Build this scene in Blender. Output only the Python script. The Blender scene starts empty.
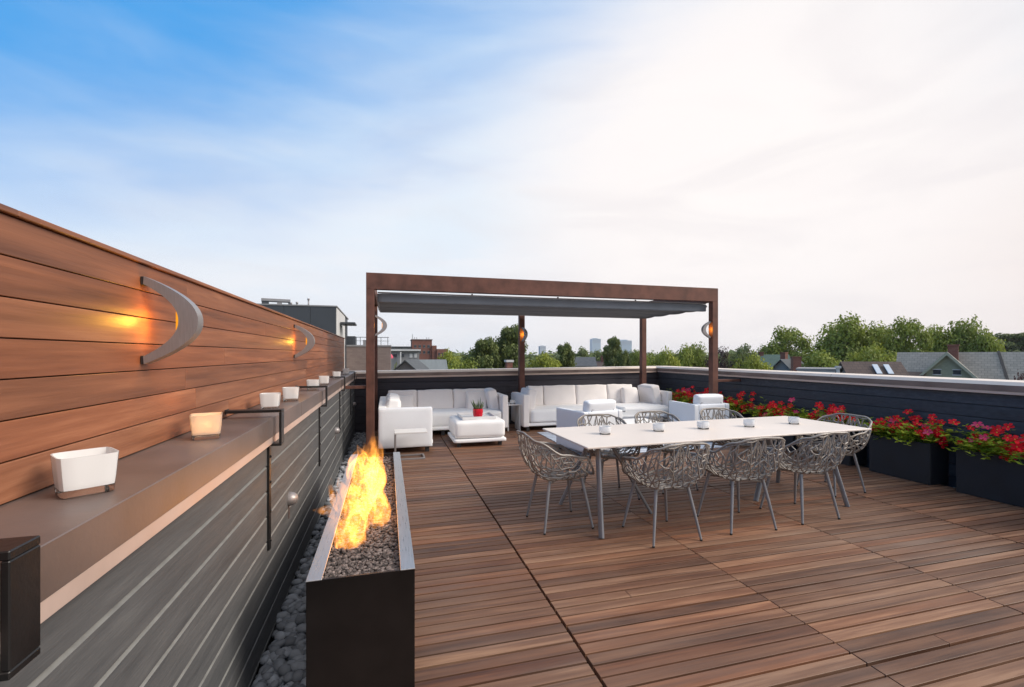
import bpy, math, random
from mathutils import Vector, Matrix, noise
from mathutils.geometry import delaunay_2d_cdt
R = random.Random(7)
S = bpy.context.scene
COL = S.collection
rad = math.radians
PI = math.pi

# ------------------------------------------------------------------ camera
FPX = 455.0
TH = math.atan(125 / FPX)
FW = (math.sin(TH), math.cos(TH)); RT = (math.cos(TH), -math.sin(TH))
CAMZ = 1.5
cd = bpy.data.cameras.new('camera'); cam = bpy.data.objects.new('camera', cd); COL.objects.link(cam)
cd.sensor_width = 36; cd.lens = 36 * FPX / 1024; cd.shift_y = 11.0 / 1024; cd.clip_end = 6000; cd.clip_start = .02
cam.location = (0, 0, CAMZ); cam.rotation_euler = (PI / 2, 0, -TH); S.camera = cam
S.render.resolution_x = 1024; S.render.resolution_y = 687
S.view_settings.view_transform = 'Standard'; S.view_settings.look = 'None'; S.view_settings.gamma = 1; S.view_settings.exposure = 0.27
S.render.engine = 'CYCLES'
S.cycles.use_denoising = True
try: S.cycles.denoiser = 'OPENIMAGEDENOISE'
except Exception: pass
S.cycles.max_bounces = 8; S.cycles.transparent_max_bounces = 12; S.cycles.sample_clamp_indirect = 6
S.cycles.volume_step_rate = 1.0; S.cycles.volume_max_steps = 96

# ------------------------------------------------------------------ materials
def rgba(c): return (c[0], c[1], c[2], 1)
class NT:
    def __init__(s, name):
        s.m = bpy.data.materials.new(name); s.m.use_nodes = True
        s.t = s.m.node_tree; s.n = s.t.nodes; s.l = s.t.links; s.n.clear()
        s.out = s.n.new('ShaderNodeOutputMaterial')
    def a(s, typ, **k):
        nd = s.n.new(typ)
        for q, v in k.items(): setattr(nd, q, v)
        return nd
    def math(s, op, x, y=None, z=None, clamp=False):
        nd = s.n.new('ShaderNodeMath'); nd.operation = op; nd.use_clamp = clamp
        for i, v in enumerate((x, y, z)):
            if v is None: continue
            if isinstance(v, (int, float)): nd.inputs[i].default_value = v
            else: s.l.new(v, nd.inputs[i])
        return nd.outputs[0]
    def mix(s, f, c1, c2, mode='MIX'):
        nd = s.n.new('ShaderNodeMix'); nd.data_type = 'RGBA'; nd.blend_type = mode
        for i, v in ((0, f), (6, c1), (7, c2)):
            if isinstance(v, (int, float)): nd.inputs[i].default_value = v
            elif isinstance(v, tuple): nd.inputs[i].default_value = rgba(v)
            else: s.l.new(v, nd.inputs[i])
        return nd.outputs[2]
    def rng(s, v, a, b, c=0., d=1., smooth=False):
        nd = s.n.new('ShaderNodeMapRange'); s.l.new(v, nd.inputs[0])
        if smooth: nd.interpolation_type = 'SMOOTHSTEP'
        for i, q in enumerate((a, b, c, d)): nd.inputs[i + 1].default_value = q
        return nd.outputs[0]
    def vec(s, scale=(1, 1, 1), attr=False, coord='Object'):
        tc = s.n.new('ShaderNodeTexCoord'); o = tc.outputs[coord]
        if attr:
            at = s.n.new('ShaderNodeAttribute'); at.attribute_name = 'rnd'
            sc = s.n.new('ShaderNodeVectorMath'); sc.operation = 'SCALE'; s.l.new(at.outputs['Vector'], sc.inputs[0]); sc.inputs['Scale'].default_value = 37.
            ad = s.n.new('ShaderNodeVectorMath'); ad.operation = 'ADD'; s.l.new(o, ad.inputs[0]); s.l.new(sc.outputs[0], ad.inputs[1]); o = ad.outputs[0]
        mp = s.n.new('ShaderNodeMapping'); mp.inputs['Scale'].default_value = scale; s.l.new(o, mp.inputs[0])
        return mp.outputs[0]
    def noise(s, v, scale, detail=4, rough=.55, dist=0.):
        nd = s.n.new('ShaderNodeTexNoise'); s.l.new(v, nd.inputs['Vector']); nd.inputs['Scale'].default_value = scale
        nd.inputs['Detail'].default_value = detail; nd.inputs['Roughness'].default_value = rough; nd.inputs['Distortion'].default_value = dist
        return nd.outputs[0]
    def rnd(s):
        at = s.n.new('ShaderNodeAttribute'); at.attribute_name = 'rnd'
        sp = s.n.new('ShaderNodeSeparateXYZ'); s.l.new(at.outputs['Vector'], sp.inputs[0]); return sp.outputs
    def bsdf(s, col, rough=.6, metal=0., bump=None, bstr=.3, bdist=.01, spec=.5, coat=0.):
        b = s.n.new('ShaderNodeBsdfPrincipled')
        for k, v in (('Base Color', col), ('Roughness', rough), ('Metallic', metal)):
            if isinstance(v, tuple): b.inputs[k].default_value = rgba(v)
            elif isinstance(v, (int, float)): b.inputs[k].default_value = v
            else: s.l.new(v, b.inputs[k])
        b.inputs['Specular IOR Level'].default_value = spec
        b.inputs['Coat Weight'].default_value = coat
        if bump is not None:
            bn = s.n.new('ShaderNodeBump'); bn.inputs['Strength'].default_value = bstr; bn.inputs['Distance'].default_value = bdist
            s.l.new(bump, bn.inputs['Height']); s.l.new(bn.outputs[0], b.inputs['Normal'])
        s.l.new(b.outputs[0], s.out.inputs[0]); s.b = b
        return s.m

def simple(name, col, rough=.6, metal=0., var=.12, sc=6., bstr=.15, attr=False, avar=.3, spec=.5, stretch=(1, 1, 1), bsc=60.):
    t = NT(name); v = t.vec(stretch, attr)
    n = t.noise(v, sc, 5)
    k = t.rng(n, .3, .7, 1 - var, 1 + var)
    if attr:
        k = t.math('MULTIPLY', k, t.rng(t.rnd()[0], 0, 1, 1 - avar, 1 + avar))
    cc = t.a('ShaderNodeVectorMath', operation='SCALE'); cc.inputs[0].default_value = col; t.l.new(k, cc.inputs['Scale'])
    n2 = t.noise(v, bsc, 3)
    r = t.rng(n, .3, .7, max(.02, rough - .06), min(1, rough + .06))
    return t.bsdf(cc.outputs[0], r, metal, n2, bstr, .004, spec)

def wood(name, cols, axis, rough=(.45, .7), bump=.25, grain=1., weather=None, tone=(-.30, .20), red=.6, al=(.9, 1.6)):
    """board timber: grain runs along `axis`; every board has its own offset and tone through the attribute rnd"""
    t = NT(name)
    st = [14., 14., 14.]; st[axis] = al[0]
    st2 = [38., 38., 38.]; st2[axis] = al[1]
    v = t.vec(tuple(st), True); v2 = t.vec(tuple(st2), True)
    a = t.noise(v, 1.0, 6, .6, .7); b = t.noise(v2, 1.0, 4, .6)
    r = t.rnd()
    f = t.math('ADD', t.math('MULTIPLY', a, .85), t.math('ADD', t.math('MULTIPLY', b, .62), -.185))
    f = t.math('ADD', f, t.rng(r[0], 0, 1, tone[0], tone[1]))
    cr = t.a('ShaderNodeValToRGB'); t.l.new(f, cr.inputs[0])
    el = cr.color_ramp.elements
    el[0].position = .2; el[0].color = rgba(cols[0]); el[1].position = .82; el[1].color = rgba(cols[-1])
    for i, c in enumerate(cols[1:-1]):
        e = el.new(.2 + .62 * (i + 1) / (len(cols) - 1)); e.color = rgba(c)
    c = cr.outputs[0]
    c = t.mix(t.rng(r[1], .62, 1., 0, red), c, t.mix(1., c, (1.35, .92, .62), 'MULTIPLY'))
    if weather:
        w = t.noise(t.vec((1, 1, 1)), .55, 4, .6)
        w2 = t.noise(v, .8, 4)
        c = t.mix(t.math('MULTIPLY', t.rng(w, .42, .7, 0, weather[1]), t.rng(w2, .3, .65)), c, weather[0])
    ro = t.rng(a, .3, .7, rough[0], rough[1])
    return t.bsdf(c, ro, 0., t.math('ADD', b, t.math('MULTIPLY', a, .6)), bump, .003, .45)

M = {}
M['deck'] = wood('deck_timber', [(.055, .024, .014), (.115, .053, .030), (.185, .090, .050), (.31, .172, .102)], 0, (.42, .70), .5, weather=((.27, .19, .145), .55), tone=(-.20, .13), red=.5)
M['ipe'] = wood('screen_timber', [(.10, .036, .019), (.18, .068, .034), (.255, .10, .050), (.37, .165, .088)], 1, (.4, .62), .45, tone=(-.10, .07), red=.35)
M['clad'] = wood('charcoal_cladding', [(.046, .049, .053), (.070, .073, .077), (.088, .090, .093), (.120, .121, .121)], 1, (.6, .85), 1., tone=(-.07, .03), red=0., al=(1.4, 4.))
M['cladx'] = wood('charcoal_cladding_rear', [(.040, .040, .042), (.066, .066, .068), (.092, .092, .094), (.125, .124, .122)], 0, (.6, .85), .6)
# navy copies of the charcoal cladding, shade on these walls painted into the colour
M['shaded'] = wood('shaded_cladding', [(.020, .022, .030), (.033, .037, .049), (.047, .052, .066), (.070, .075, .092)], 1, (.5, .8), .7, tone=(-.12, .08), red=0., al=(3., 14.))
M['edge'] = simple('skylit_board_edge', (.19, .19, .182), .8, 0, .15, 20., .3)  # sky light caught by the upper chamfers, painted as a paler colour
M['shadedx'] = wood('shaded_cladding_rear', [(.022, .021, .029), (.036, .034, .046), (.048, .045, .058), (.066, .061, .075)], 0, (.5, .8), .7, tone=(-.1, .06), red=0.)  # rear wall's shade put into the cladding colour as well
M['bronze'] = simple('bronze_sheet', (.195, .150, .135), .42, .5, .34, 1.8, .10, spec=.5)
M['copper'] = simple('pale_copper_flashing', (.60, .47, .41), .5, .4, .08, 8., .05)
M['coping_sheen'] = simple('coping_sky_sheen', (.72, .62, .54), .45, 0., .05)  # sky reflection on coping top and bevel, painted in as a cream tone
M['black'] = simple('black_steel', (.012, .012, .013), .38, .2, .2, 8., .15)
M['rust'] = simple('rusted_steel', (.135, .058, .042), .62, .25, .35, 5., .35)
M['fire_steel'] = simple('dark_fire_steel', (.009, .0065, .006), .5, 0., .5, 3., .08, spec=.3)
M['rim'] = simple('brushed_steel_rim', (.52, .52, .52), .32, .85, .10, 9., .1, stretch=(40, 1, 40))
M['alu'] = simple('brushed_aluminium', (.31, .29, .29), .42, .5, .08, 10., .08, stretch=(30, 30, 2))
M['canvas'] = simple('grey_canvas', (.14, .135, .14), .85, 0, .10, 3., .2)
t_ = NT('canopy_fabric'); v_ = t_.vec(); n_ = t_.noise(v_, 3., 3)
c_ = t_.mix(n_, (.095, .09, .09), (.125, .118, .118)); d_ = t_.a('ShaderNodeBsdfDiffuse'); t_.l.new(c_, d_.inputs[0]); e_ = t_.a('ShaderNodeBsdfTranslucent'); t_.l.new(c_, e_.inputs[0])
x_ = t_.a('ShaderNodeMixShader'); x_.inputs[0].default_value = .35; t_.l.new(d_.outputs[0], x_.inputs[1]); t_.l.new(e_.outputs[0], x_.inputs[2]); t_.l.new(x_.outputs[0], t_.out.inputs[0]); M['canvas'] = t_.m
M['canvas_edge'] = simple('grey_canvas_front', (.17, .19, .22), .8, 0, .10, 3., .2)
M['cloth'] = simple('white_outdoor_fabric', (.90, .885, .875), .85, 0, .025, 3., .18, bsc=160)
M['cloth2'] = simple('ivory_cushion_fabric', (.875, .825, .80), .88, 0, .03, 3., .2, bsc=160)
M['cloth3'] = simple('cool_white_fabric', (.81, .825, .855), .85, 0, .025, 3., .18, bsc=160)
M['seam'] = simple('grey_piping', (.42, .38, .36), .8, 0, .1)
M['wmetal'] = simple('white_powder_coat', (.75, .74, .73), .42, 0, .03)
M['dkmetal'] = simple('charcoal_feet', (.03, .03, .032), .5, .1, .1)
M['taupe'] = simple('taupe_cast_aluminium', (.30, .268, .24), .45, .2, .12, 12., .1)
M['tgrey'] = simple('grey_leg_coat', (.27, .275, .29), .42, .25, .06, 12., .1)
M['tabletop'] = simple('cream_stone_top', (.76, .67, .60), .36, 0, .015, 1.2, .04, spec=.45)
M['rubber'] = simple('rubber', (.01, .01, .01), .7)
M['redpot'] = simple('red_glazed_pot', (.62, .012, .03), .25, 0, .06)
M['soil'] = simple('potting_soil', (.03, .02, .014), .95, 0, .5, 40., .8)
M['planter'] = simple('charcoal_fibre_planter', (.013, .014, .019), .6, 0, .25, 5., .25)
M['stone'] = simple('river_pebble', (.24, .25, .27), .6, 0, .2, 9., .25, attr=True, avar=.5)
M['lava'] = simple('lava_rock', (.125, .100, .092), .9, 0, .3, 30., .7, attr=True, avar=.75)
M['brick'] = None

def brickmat(name, c1, c2, mortar, scale=5., off=(0, 0, 0)):
    t = NT(name); tc = t.a('ShaderNodeTexCoord')
    # box mapping by normal: u = x or y, v = z
    sp = t.a('ShaderNodeSeparateXYZ'); t.l.new(tc.outputs['Object'], sp.inputs[0])
    u = t.math('ADD', sp.outputs[0], sp.outputs[1])
    cb = t.a('ShaderNodeCombineXYZ'); t.l.new(u, cb.inputs[0]); t.l.new(sp.outputs[2], cb.inputs[1])
    b = t.a('ShaderNodeTexBrick'); t.l.new(cb.outputs[0], b.inputs['Vector'])
    b.inputs['Color1'].default_value = rgba(c1); b.inputs['Color2'].default_value = rgba(c2); b.inputs['Mortar'].default_value = rgba(mortar)
    b.inputs['Scale'].default_value = scale; b.inputs['Mortar Size'].default_value = .015; b.inputs['Brick Width'].default_value = .9; b.inputs['Row Height'].default_value = .32
    n = t.noise(t.vec(), .7, 5)
    c = t.mix(t.rng(n, .3, .7, .0, .35), b.outputs[0], tuple(x * .7 for x in c1))
    return t.bsdf(c, .88, 0, n, .3, .02)
M['brick'] = brickmat('red_brick', (.17, .062, .045), (.22, .090, .065), (.22, .17, .15), 3.)
M['tbrick'] = brickmat('taupe_brick', (.19, .145, .135), (.23, .18, .165), (.17, .14, .13), 3.)
def shingle(name, c1, c2, mo):
    t = NT(name); tc = t.a('ShaderNodeTexCoord')
    b = t.a('ShaderNodeTexBrick'); t.l.new(tc.outputs['UV'], b.inputs['Vector'])
    mp = t.a('ShaderNodeMapping'); t.l.new(tc.outputs['Object'], mp.inputs[0]); t.l.new(mp.outputs[0], b.inputs['Vector'])
    sp = t.a('ShaderNodeSeparateXYZ'); t.l.new(tc.outputs['Object'], sp.inputs[0])
    cb = t.a('ShaderNodeCombineXYZ'); t.l.new(sp.outputs[0], cb.inputs[0]); t.l.new(t.math('MULTIPLY', sp.outputs[2], 1.5), cb.inputs[1]); t.l.new(cb.outputs[0], b.inputs['Vector'])
    b.inputs['Color1'].default_value = rgba(c1); b.inputs['Color2'].default_value = rgba(c2); b.inputs['Mortar'].default_value = rgba(mo)
    b.inputs['Scale'].default_value = 2.2; b.inputs['Mortar Size'].default_value = .03; b.inputs['Brick Width'].default_value = .7; b.inputs['Row Height'].default_value = .55
    n = t.noise(t.vec(), 1.2, 5)
    n3 = t.noise(t.vec((1, 1, .25)), .9, 4)
    c = t.mix(t.rng(n3, .35, .7, 0, .5), b.outputs[0], tuple(x * 1.3 for x in c1))
    return t.bsdf(c, .85, 0, n, .3, .03)
M['shin_grey'] = shingle('grey_green_shingle', (.225, .215, .19), (.30, .28, .245), (.14, .13, .12))
M['shin_brown'] = shingle('brown_shingle', (.075, .052, .045), (.105, .072, .060), (.04, .03, .03))
M['shin_slate'] = shingle('slate_shingle', (.065, .075, .085), (.095, .105, .115), (.04, .04, .05))
M['shin_green'] = shingle('green_shingle', (.06, .105, .09), (.08, .13, .11), (.04, .06, .05))
M['siding'] = simple('sage_siding', (.27, .28, .20), .8, 0, .1)
M['sidetrim'] = simple('sage_trim', (.34, .345, .26), .7, 0, .1)
M['whitewall'] = simple('pale_render', (.55, .55, .55), .8, 0, .08, .6)
M['greywall'] = simple('grey_render', (.24, .24, .25), .8, 0, .12, .6)
M['charwall'] = simple('charcoal_metal_panel', (.055, .063, .075), .55, .2, .12, .5)
M['seamroof'] = simple('standing_seam_roof', (.20, .225, .235), .45, .4, .12, .8, stretch=(6, 1, 1))
M['glass_dark'] = simple('window_glass', (.03, .04, .05), .12, 0, .1, spec=.8)
M['skyl'] = simple('skylight_glass', (.55, .62, .70), .1, .3, .05, spec=1.)
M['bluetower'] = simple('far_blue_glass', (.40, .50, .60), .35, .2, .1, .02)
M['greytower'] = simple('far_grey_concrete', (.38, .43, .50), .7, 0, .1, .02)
M['pink'] = simple('pink_canvas', (.62, .10, .16), .8)
M['bark'] = simple('bark', (.09, .07, .055), .9, 0, .3, 10., .6)
M['ground'] = simple('town_ground', (.055, .070, .035), .95, 0, .5, .03, .3)
M['membrane'] = simple('roof_membrane', (.02, .02, .022), .8)

def leafmat(name, c1, c2, tr=.25, nsc=.25):
    t = NT(name); r = t.rnd()
    c = t.mix(r[0], c1, c2)
    n = t.noise(t.vec(), nsc, 3)
    c = t.mix(1., c, t.mix(t.rng(n, .35, .65), (.72, .76, .75), (1.25, 1.2, 1.0)), 'MULTIPLY')
    d = t.a('ShaderNodeBsdfPrincipled'); t.l.new(c, d.inputs['Base Color']); d.inputs['Roughness'].default_value = .55; d.inputs['Specular IOR Level'].default_value = .3
    tl = t.a('ShaderNodeBsdfTranslucent'); t.l.new(c, tl.inputs[0])
    mx = t.a('ShaderNodeMixShader'); mx.inputs[0].default_value = tr; t.l.new(d.outputs[0], mx.inputs[1]); t.l.new(tl.outputs[0], mx.inputs[2])
    t.l.new(mx.outputs[0], t.out.inputs[0]); return t.m
M['leaf_mid'] = leafmat('mid_green_leaves', (.13, .175, .030), (.29, .34, .068))
M['leaf_light'] = leafmat('light_green_leaves', (.17, .22, .030), (.36, .39, .07))
M['leaf_dark'] = leafmat('dark_green_leaves', (.080, .112, .034), (.19, .225, .070))
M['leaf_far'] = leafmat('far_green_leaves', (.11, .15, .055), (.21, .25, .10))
M['leaf_purple'] = leafmat('purple_leaves', (.030, .016, .020), (.085, .045, .050))
M['leaf_red'] = leafmat('dark_red_leaves', (.040, .014, .018), (.12, .045, .045))
M['leaf_plant'] = leafmat('planter_leaves', (.13, .25, .025), (.66, .70, .07), .45, 6.)
M['leaf_dusty'] = leafmat('aloe_leaves', (.07, .11, .055), (.19, .24, .13), .1, 12.)
M['petal'] = leafmat('crimson_petals', (.80, .006, .016), (.98, .025, .045), .35, 20.)
M['petal_pink'] = leafmat('pink_petals', (.75, .04, .16), (.85, .12, .26), .25, 20.)
M['pollen'] = simple('yellow_flower_eye', (.75, .45, .05), .7)

def frost(name, col, tl_=.22):
    t = NT(name)
    d = t.a('ShaderNodeBsdfDiffuse'); d.inputs[0].default_value = rgba(col)
    tl = t.a('ShaderNodeBsdfTranslucent'); tl.inputs[0].default_value = rgba(col)
    m1 = t.a('ShaderNodeMixShader'); m1.inputs[0].default_value = tl_; t.l.new(d.outputs[0], m1.inputs[1]); t.l.new(tl.outputs[0], m1.inputs[2])
    g = t.a('ShaderNodeBsdfGlossy'); g.inputs['Roughness'].default_value = .12
    fr = t.a('ShaderNodeFresnel'); fr.inputs[0].default_value = 1.35
    m2 = t.a('ShaderNodeMixShader'); t.l.new(fr.outputs[0], m2.inputs[0]); t.l.new(m1.outputs[0], m2.inputs[1]); t.l.new(g.outputs[0], m2.inputs[2])
    tp = t.a('ShaderNodeBsdfTransparent'); m3 = t.a('ShaderNodeMixShader'); m3.inputs[0].default_value = .16; t.l.new(m2.outputs[0], m3.inputs[1]); t.l.new(tp.outputs[0], m3.inputs[2])
    t.l.new(m3.outputs[0], t.out.inputs[0])
    return t.m
M['frost'] = frost('frosted_glass', (.92, .92, .92))
M['frost_lit'] = frost('frosted_glass_lit', (.92, .80, .68), .62)
def glassmat(name):
    t = NT(name); g = t.a('ShaderNodeBsdfGlossy'); g.inputs['Roughness'].default_value = .04
    tr = t.a('ShaderNodeBsdfTransparent'); tr.inputs[0].default_value = (.93, .93, .91, 1)
    fr = t.a('ShaderNodeFresnel'); fr.inputs[0].default_value = 1.7
    m2 = t.a('ShaderNodeMixShader'); t.l.new(fr.outputs[0], m2.inputs[0]); t.l.new(tr.outputs[0], m2.inputs[1]); t.l.new(g.outputs[0], m2.inputs[2])
    t.l.new(m2.outputs[0], t.out.inputs[0]); return t.m
M['clear'] = glassmat('clear_glass')
M['wax'] = simple('candle_wax', (.80, .72, .60), .5)
def emit(name, col, st):
    t = NT(name); e = t.a('ShaderNodeEmission'); e.inputs[0].default_value = rgba(col); e.inputs[1].default_value = st
    t.l.new(e.outputs[0], t.out.inputs[0]); return t.m
M['amber'] = emit('amber_lamp', (1., .36, .02), .9)
M['candleflame'] = emit('candle_flame', (1., .62, .22), 14.)

def stripes():
    t = NT('pale_striped_rug'); v = t.vec((1, 1, 1))
    sp = t.a('ShaderNodeSeparateXYZ'); t.l.new(v, sp.inputs[0])
    w = t.math('FRACT', t.math('MULTIPLY', sp.outputs[1], 7.))
    n = t.noise(v, 30., 3)
    c = t.mix(t.rng(w, .62, .72), (.52, .57, .66), (.34, .38, .46))
    return t.bsdf(c, .95, 0, n, .4, .004)
M['rug'] = stripes()

def flame_mat():
    t = NT('gas_flame')
    v = t.vec((1, 1, .45)); n = t.noise(v, 13., 5, .62, 1.2)
    n2 = t.noise(v, 5., 2)
    f = t.math('MULTIPLY', t.math('POWER', t.rng(n, .36, .72, 0, 1, True), 1.5), t.rng(n2, .32, .62, .12, 1))
    sp = t.a('ShaderNodeSeparateXYZ'); tc = t.a('ShaderNodeTexCoord'); t.l.new(tc.outputs['Object'], sp.inputs[0])
    core = t.rng(sp.outputs[2], .0, .34, 1., .34)
    e = t.a('ShaderNodeEmission'); e.inputs[0].default_value = (1., .35, .05, 1)
    t.l.new(t.math('MULTIPLY', t.math('MULTIPLY', f, core), 68.), e.inputs[1])
    t.l.new(e.outputs[0], t.out.inputs['Volume']); return t.m
M['flame'] = flame_mat()

# ------------------------------------------------------------------ mesh builder
class MB:
    def __init__(s): s.v = []; s.f = []; s.r = []; s.mi = []; s.xf = None; s.m = 0
    def vert(s, p):
        p = Vector(p)
        if s.xf is not None: p = s.xf @ p
        s.v.append(p); return len(s.v) - 1
    def face(s, idx, r=None):
        s.f.append(tuple(idx)); s.r.append(r or (.5, .5, .5)); s.mi.append(s.m)
    def box(s, x0, x1, y0, y1, z0, z1, b=0., r=None):
        X = (x0, x1); Y = (y0, y1); Z = (z0, z1)
        if b <= 0:
            k = [s.vert((X[i], Y[j], Z[l])) for i in (0, 1) for j in (0, 1) for l in (0, 1)]
            for q in ((0, 1, 3, 2), (4, 6, 7, 5), (0, 4, 5, 1), (2, 3, 7, 6), (0, 2, 6, 4), (1, 5, 7, 3)): s.face([k[i] for i in q], r)
            return s
        K = {}
        for i in (0, 1):
            for j in (0, 1):
                for l in (0, 1):
                    sx, sy, sz = (1 - 2 * i) * b, (1 - 2 * j) * b, (1 - 2 * l) * b
                    K[i, j, l] = (s.vert((X[i], Y[j] + sy, Z[l] + sz)), s.vert((X[i] + sx, Y[j], Z[l] + sz)), s.vert((X[i] + sx, Y[j] + sy, Z[l])))
        def fc(q, flip):
            s.face(q[::-1] if flip else q, r)
        for i in (0, 1):
            fc([K[i, 0, 0][0], K[i, 0, 1][0], K[i, 1, 1][0], K[i, 1, 0][0]], i == 1)
            fc([K[0, i, 0][1], K[1, i, 0][1], K[1, i, 1][1], K[0, i, 1][1]], i == 1)
            fc([K[0, 0, i][2], K[0, 1, i][2], K[1, 1, i][2], K[1, 0, i][2]], i == 1)
        for i in (0, 1):
            for j in (0, 1):
                fc([K[i, j, 0][0], K[i, j, 1][0], K[i, j, 1][1], K[i, j, 0][1]], (i + j) % 2 == 1)
                fc([K[i, 0, j][0], K[i, 0, j][2], K[i, 1, j][2], K[i, 1, j][0]], (i + j) % 2 == 0)
                fc([K[0, i, j][1], K[1, i, j][1], K[1, i, j][2], K[0, i, j][2]], (i + j) % 2 == 1)
        for i in (0, 1):
            for j in (0, 1):
                for l in (0, 1): fc(list(K[i, j, l]), (i + j + l) % 2 == 1)
        return s
    def prism(s, pts, axis, a, b, r=None):
        """closed polygon pts (2-D) pushed along an axis from a to b"""
        def mk(p, t):
            if axis == 0: return (t, p[0], p[1])
            if axis == 1: return (p[0], t, p[1])
            return (p[0], p[1], t)
        A = [s.vert(mk(p, a)) for p in pts]; B = [s.vert(mk(p, b)) for p in pts]; n = len(pts)
        for i in range(n): s.face((A[i], A[(i + 1) % n], B[(i + 1) % n], B[i]), r)
        s.face(A[::-1], r); s.face(B, r); return s
    def tube(s, pts, rad_, n=8, cap=True, closed=False, flat=1., r=None, up=None):
        P = [Vector(p) for p in pts]; m = len(P)
        rs = rad_ if isinstance(rad_, (list, tuple)) else [rad_] * m
        rings = []; prev = None
        for i in range(m):
            if closed: d = P[(i + 1) % m] - P[i - 1]
            else: d = P[min(i + 1, m - 1)] - P[max(i - 1, 0)]
            if d.length < 1e-9: d = Vector((0, 0, 1))
            d.normalize()
            if prev is None:
                a = Vector(up) if up else (Vector((0, 0, 1)) if abs(d.z) < .9 else Vector((1, 0, 0)))
            else: a = prev
            a = (a - d * a.dot(d))
            if a.length < 1e-6: a = d.orthogonal()
            a.normalize(); prev = a; b = d.cross(a)
            rings.append([s.vert(P[i] + (a * math.cos(2 * PI * k / n) * rs[i] * flat + b * math.sin(2 * PI * k / n) * rs[i])) for k in range(n)])
        for i in range(m if closed else m - 1):
            A = rings[i]; B = rings[(i + 1) % m]
            for k in range(n): s.face((A[k], A[(k + 1) % n], B[(k + 1) % n], B[k]), r)
        if cap and not closed:
            s.face(rings[0][::-1], r); s.face(rings[-1], r)
        return s
    def lathe(s, prof, n=24, c=(0, 0), r=None, sq=None):
        """prof: list of (radius, z). sq: superellipse exponent for squarish plans"""
        rings = []
        for (q, z) in prof:
            ring = []
            for k in range(n):
                a = 2 * PI * k / n; ca, sa = math.cos(a), math.sin(a)
                if sq:
                    kk = (abs(ca) ** sq + abs(sa) ** sq) ** (-1 / sq)
                    ca *= kk; sa *= kk
                ring.append(s.vert((c[0] + q * ca, c[1] + q * sa, z)))
            rings.append(ring)
        for i in range(len(prof) - 1):
            A, B = rings[i], rings[i + 1]
            for k in range(n): s.face((A[k], A[(k + 1) % n], B[(k + 1) % n], B[k]), r)
        s.face(rings[0][::-1], r); s.face(rings[-1], r)
        return s
    def blob(s, c, rx, ry, rz, n=6, m=4, r=None, rot=None, jit=0.):
        rows = []
        mt = Matrix.Rotation(rot, 3, 'Z') if rot else None
        for i in range(1, m):
            th = PI * i / m; row = []
            for k in range(n):
                a = 2 * PI * k / n; q = Vector((math.sin(th) * math.cos(a) * rx, math.sin(th) * math.sin(a) * ry, math.cos(th) * rz))
                if jit: q *= 1 + R.uniform(-jit, jit)
                if mt: q = mt @ q
                row.append(s.vert(Vector(c) + q))
            rows.append(row)
        t = s.vert(Vector(c) + Vector((0, 0, rz))); b = s.vert(Vector(c) - Vector((0, 0, rz)))
        for k in range(n):
            s.face((t, rows[0][k], rows[0][(k + 1) % n]), r); s.face((b, rows[-1][(k + 1) % n], rows[-1][k]), r)
        for i in range(len(rows) - 1):
            for k in range(n): s.face((rows[i][k], rows[i + 1][k], rows[i + 1][(k + 1) % n], rows[i][(k + 1) % n]), r)
    def soft(s, c, w, d, h, rr=.04, puff=(0, 0, 0), n=10, wr=.004, tilt=None, seed=0):
        """soft upholstered block with rounded edges, bulging faces and slight creases"""
        half = Vector((w / 2, d / 2, h / 2)); rr = min(rr, min(half) * .98); K = {}
        mt = Matrix.Translation(Vector(c)) @ (tilt if tilt is not None else Matrix.Identity(4))
        def pt(p):
            key = tuple(round(q, 4) for q in p)
            if key in K: return K[key]
            q = Vector([math.copysign(abs(math.sin(a * PI / 2)) ** .9, a) * half[i] for i, a in enumerate(p)])
            inn = Vector([max(-half[i] + rr, min(half[i] - rr, q[i])) for i in range(3)])
            dv = q - inn
            v = inn + dv.normalized() * rr if dv.length > 1e-9 else q
            for i in range(3):
                j, k = (i + 1) % 3, (i + 2) % 3
                v[i] += p[i] * puff[i] * (1 - p[j] ** 2) * (1 - p[k] ** 2)
            if wr:
                nz = noise.noise_vector(Vector((v.x * 5 + seed * 3.1, v.y * 5, v.z * 5)) + Vector((seed, 0, 0))) + .45 * noise.noise_vector(Vector((v.x * 14, v.y * 14, v.z * 9 + seed)))
                v += nz * wr
            K[key] = s.vert(mt @ v); return K[key]
        g = [-1 + 2 * i / n for i in range(n + 1)]
        for ax in range(3):
            for sg in (-1, 1):
                for i in range(n):
                    for j in range(n):
                        q = []
                        for (a, b) in ((i, j), (i + 1, j), (i + 1, j + 1), (i, j + 1)):
                            p = [0, 0, 0]; p[ax] = sg; p[(ax + 1) % 3] = g[a]; p[(ax + 2) % 3] = g[b]; q.append(pt(p))
                        s.face(q if sg > 0 else q[::-1])
        return s
    def build(s, name, mat, parent=None, smooth=False, loc=None, auto=None):
        me = bpy.data.meshes.new(name); me.from_pydata([tuple(v) for v in s.v], [], s.f)
        mats = mat if isinstance(mat, list) else [mat]
        for m in mats: me.materials.append(m)
        if len(mats) > 1: me.polygons.foreach_set('material_index', s.mi)
        at = me.attributes.new('rnd', 'FLOAT_VECTOR', 'FACE')
        flat = [q for r in s.r for q in r]; at.data.foreach_set('vector', flat)
        if smooth: me.polygons.foreach_set('use_smooth', [True] * len(me.polygons))
        me.update()
        if auto:
            try: me.set_sharp_from_angle(angle=rad(auto))
            except Exception: pass
        o = bpy.data.objects.new(name, me); COL.objects.link(o)
        if parent: o.parent = parent
        if loc: o.location = loc
        return o

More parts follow.
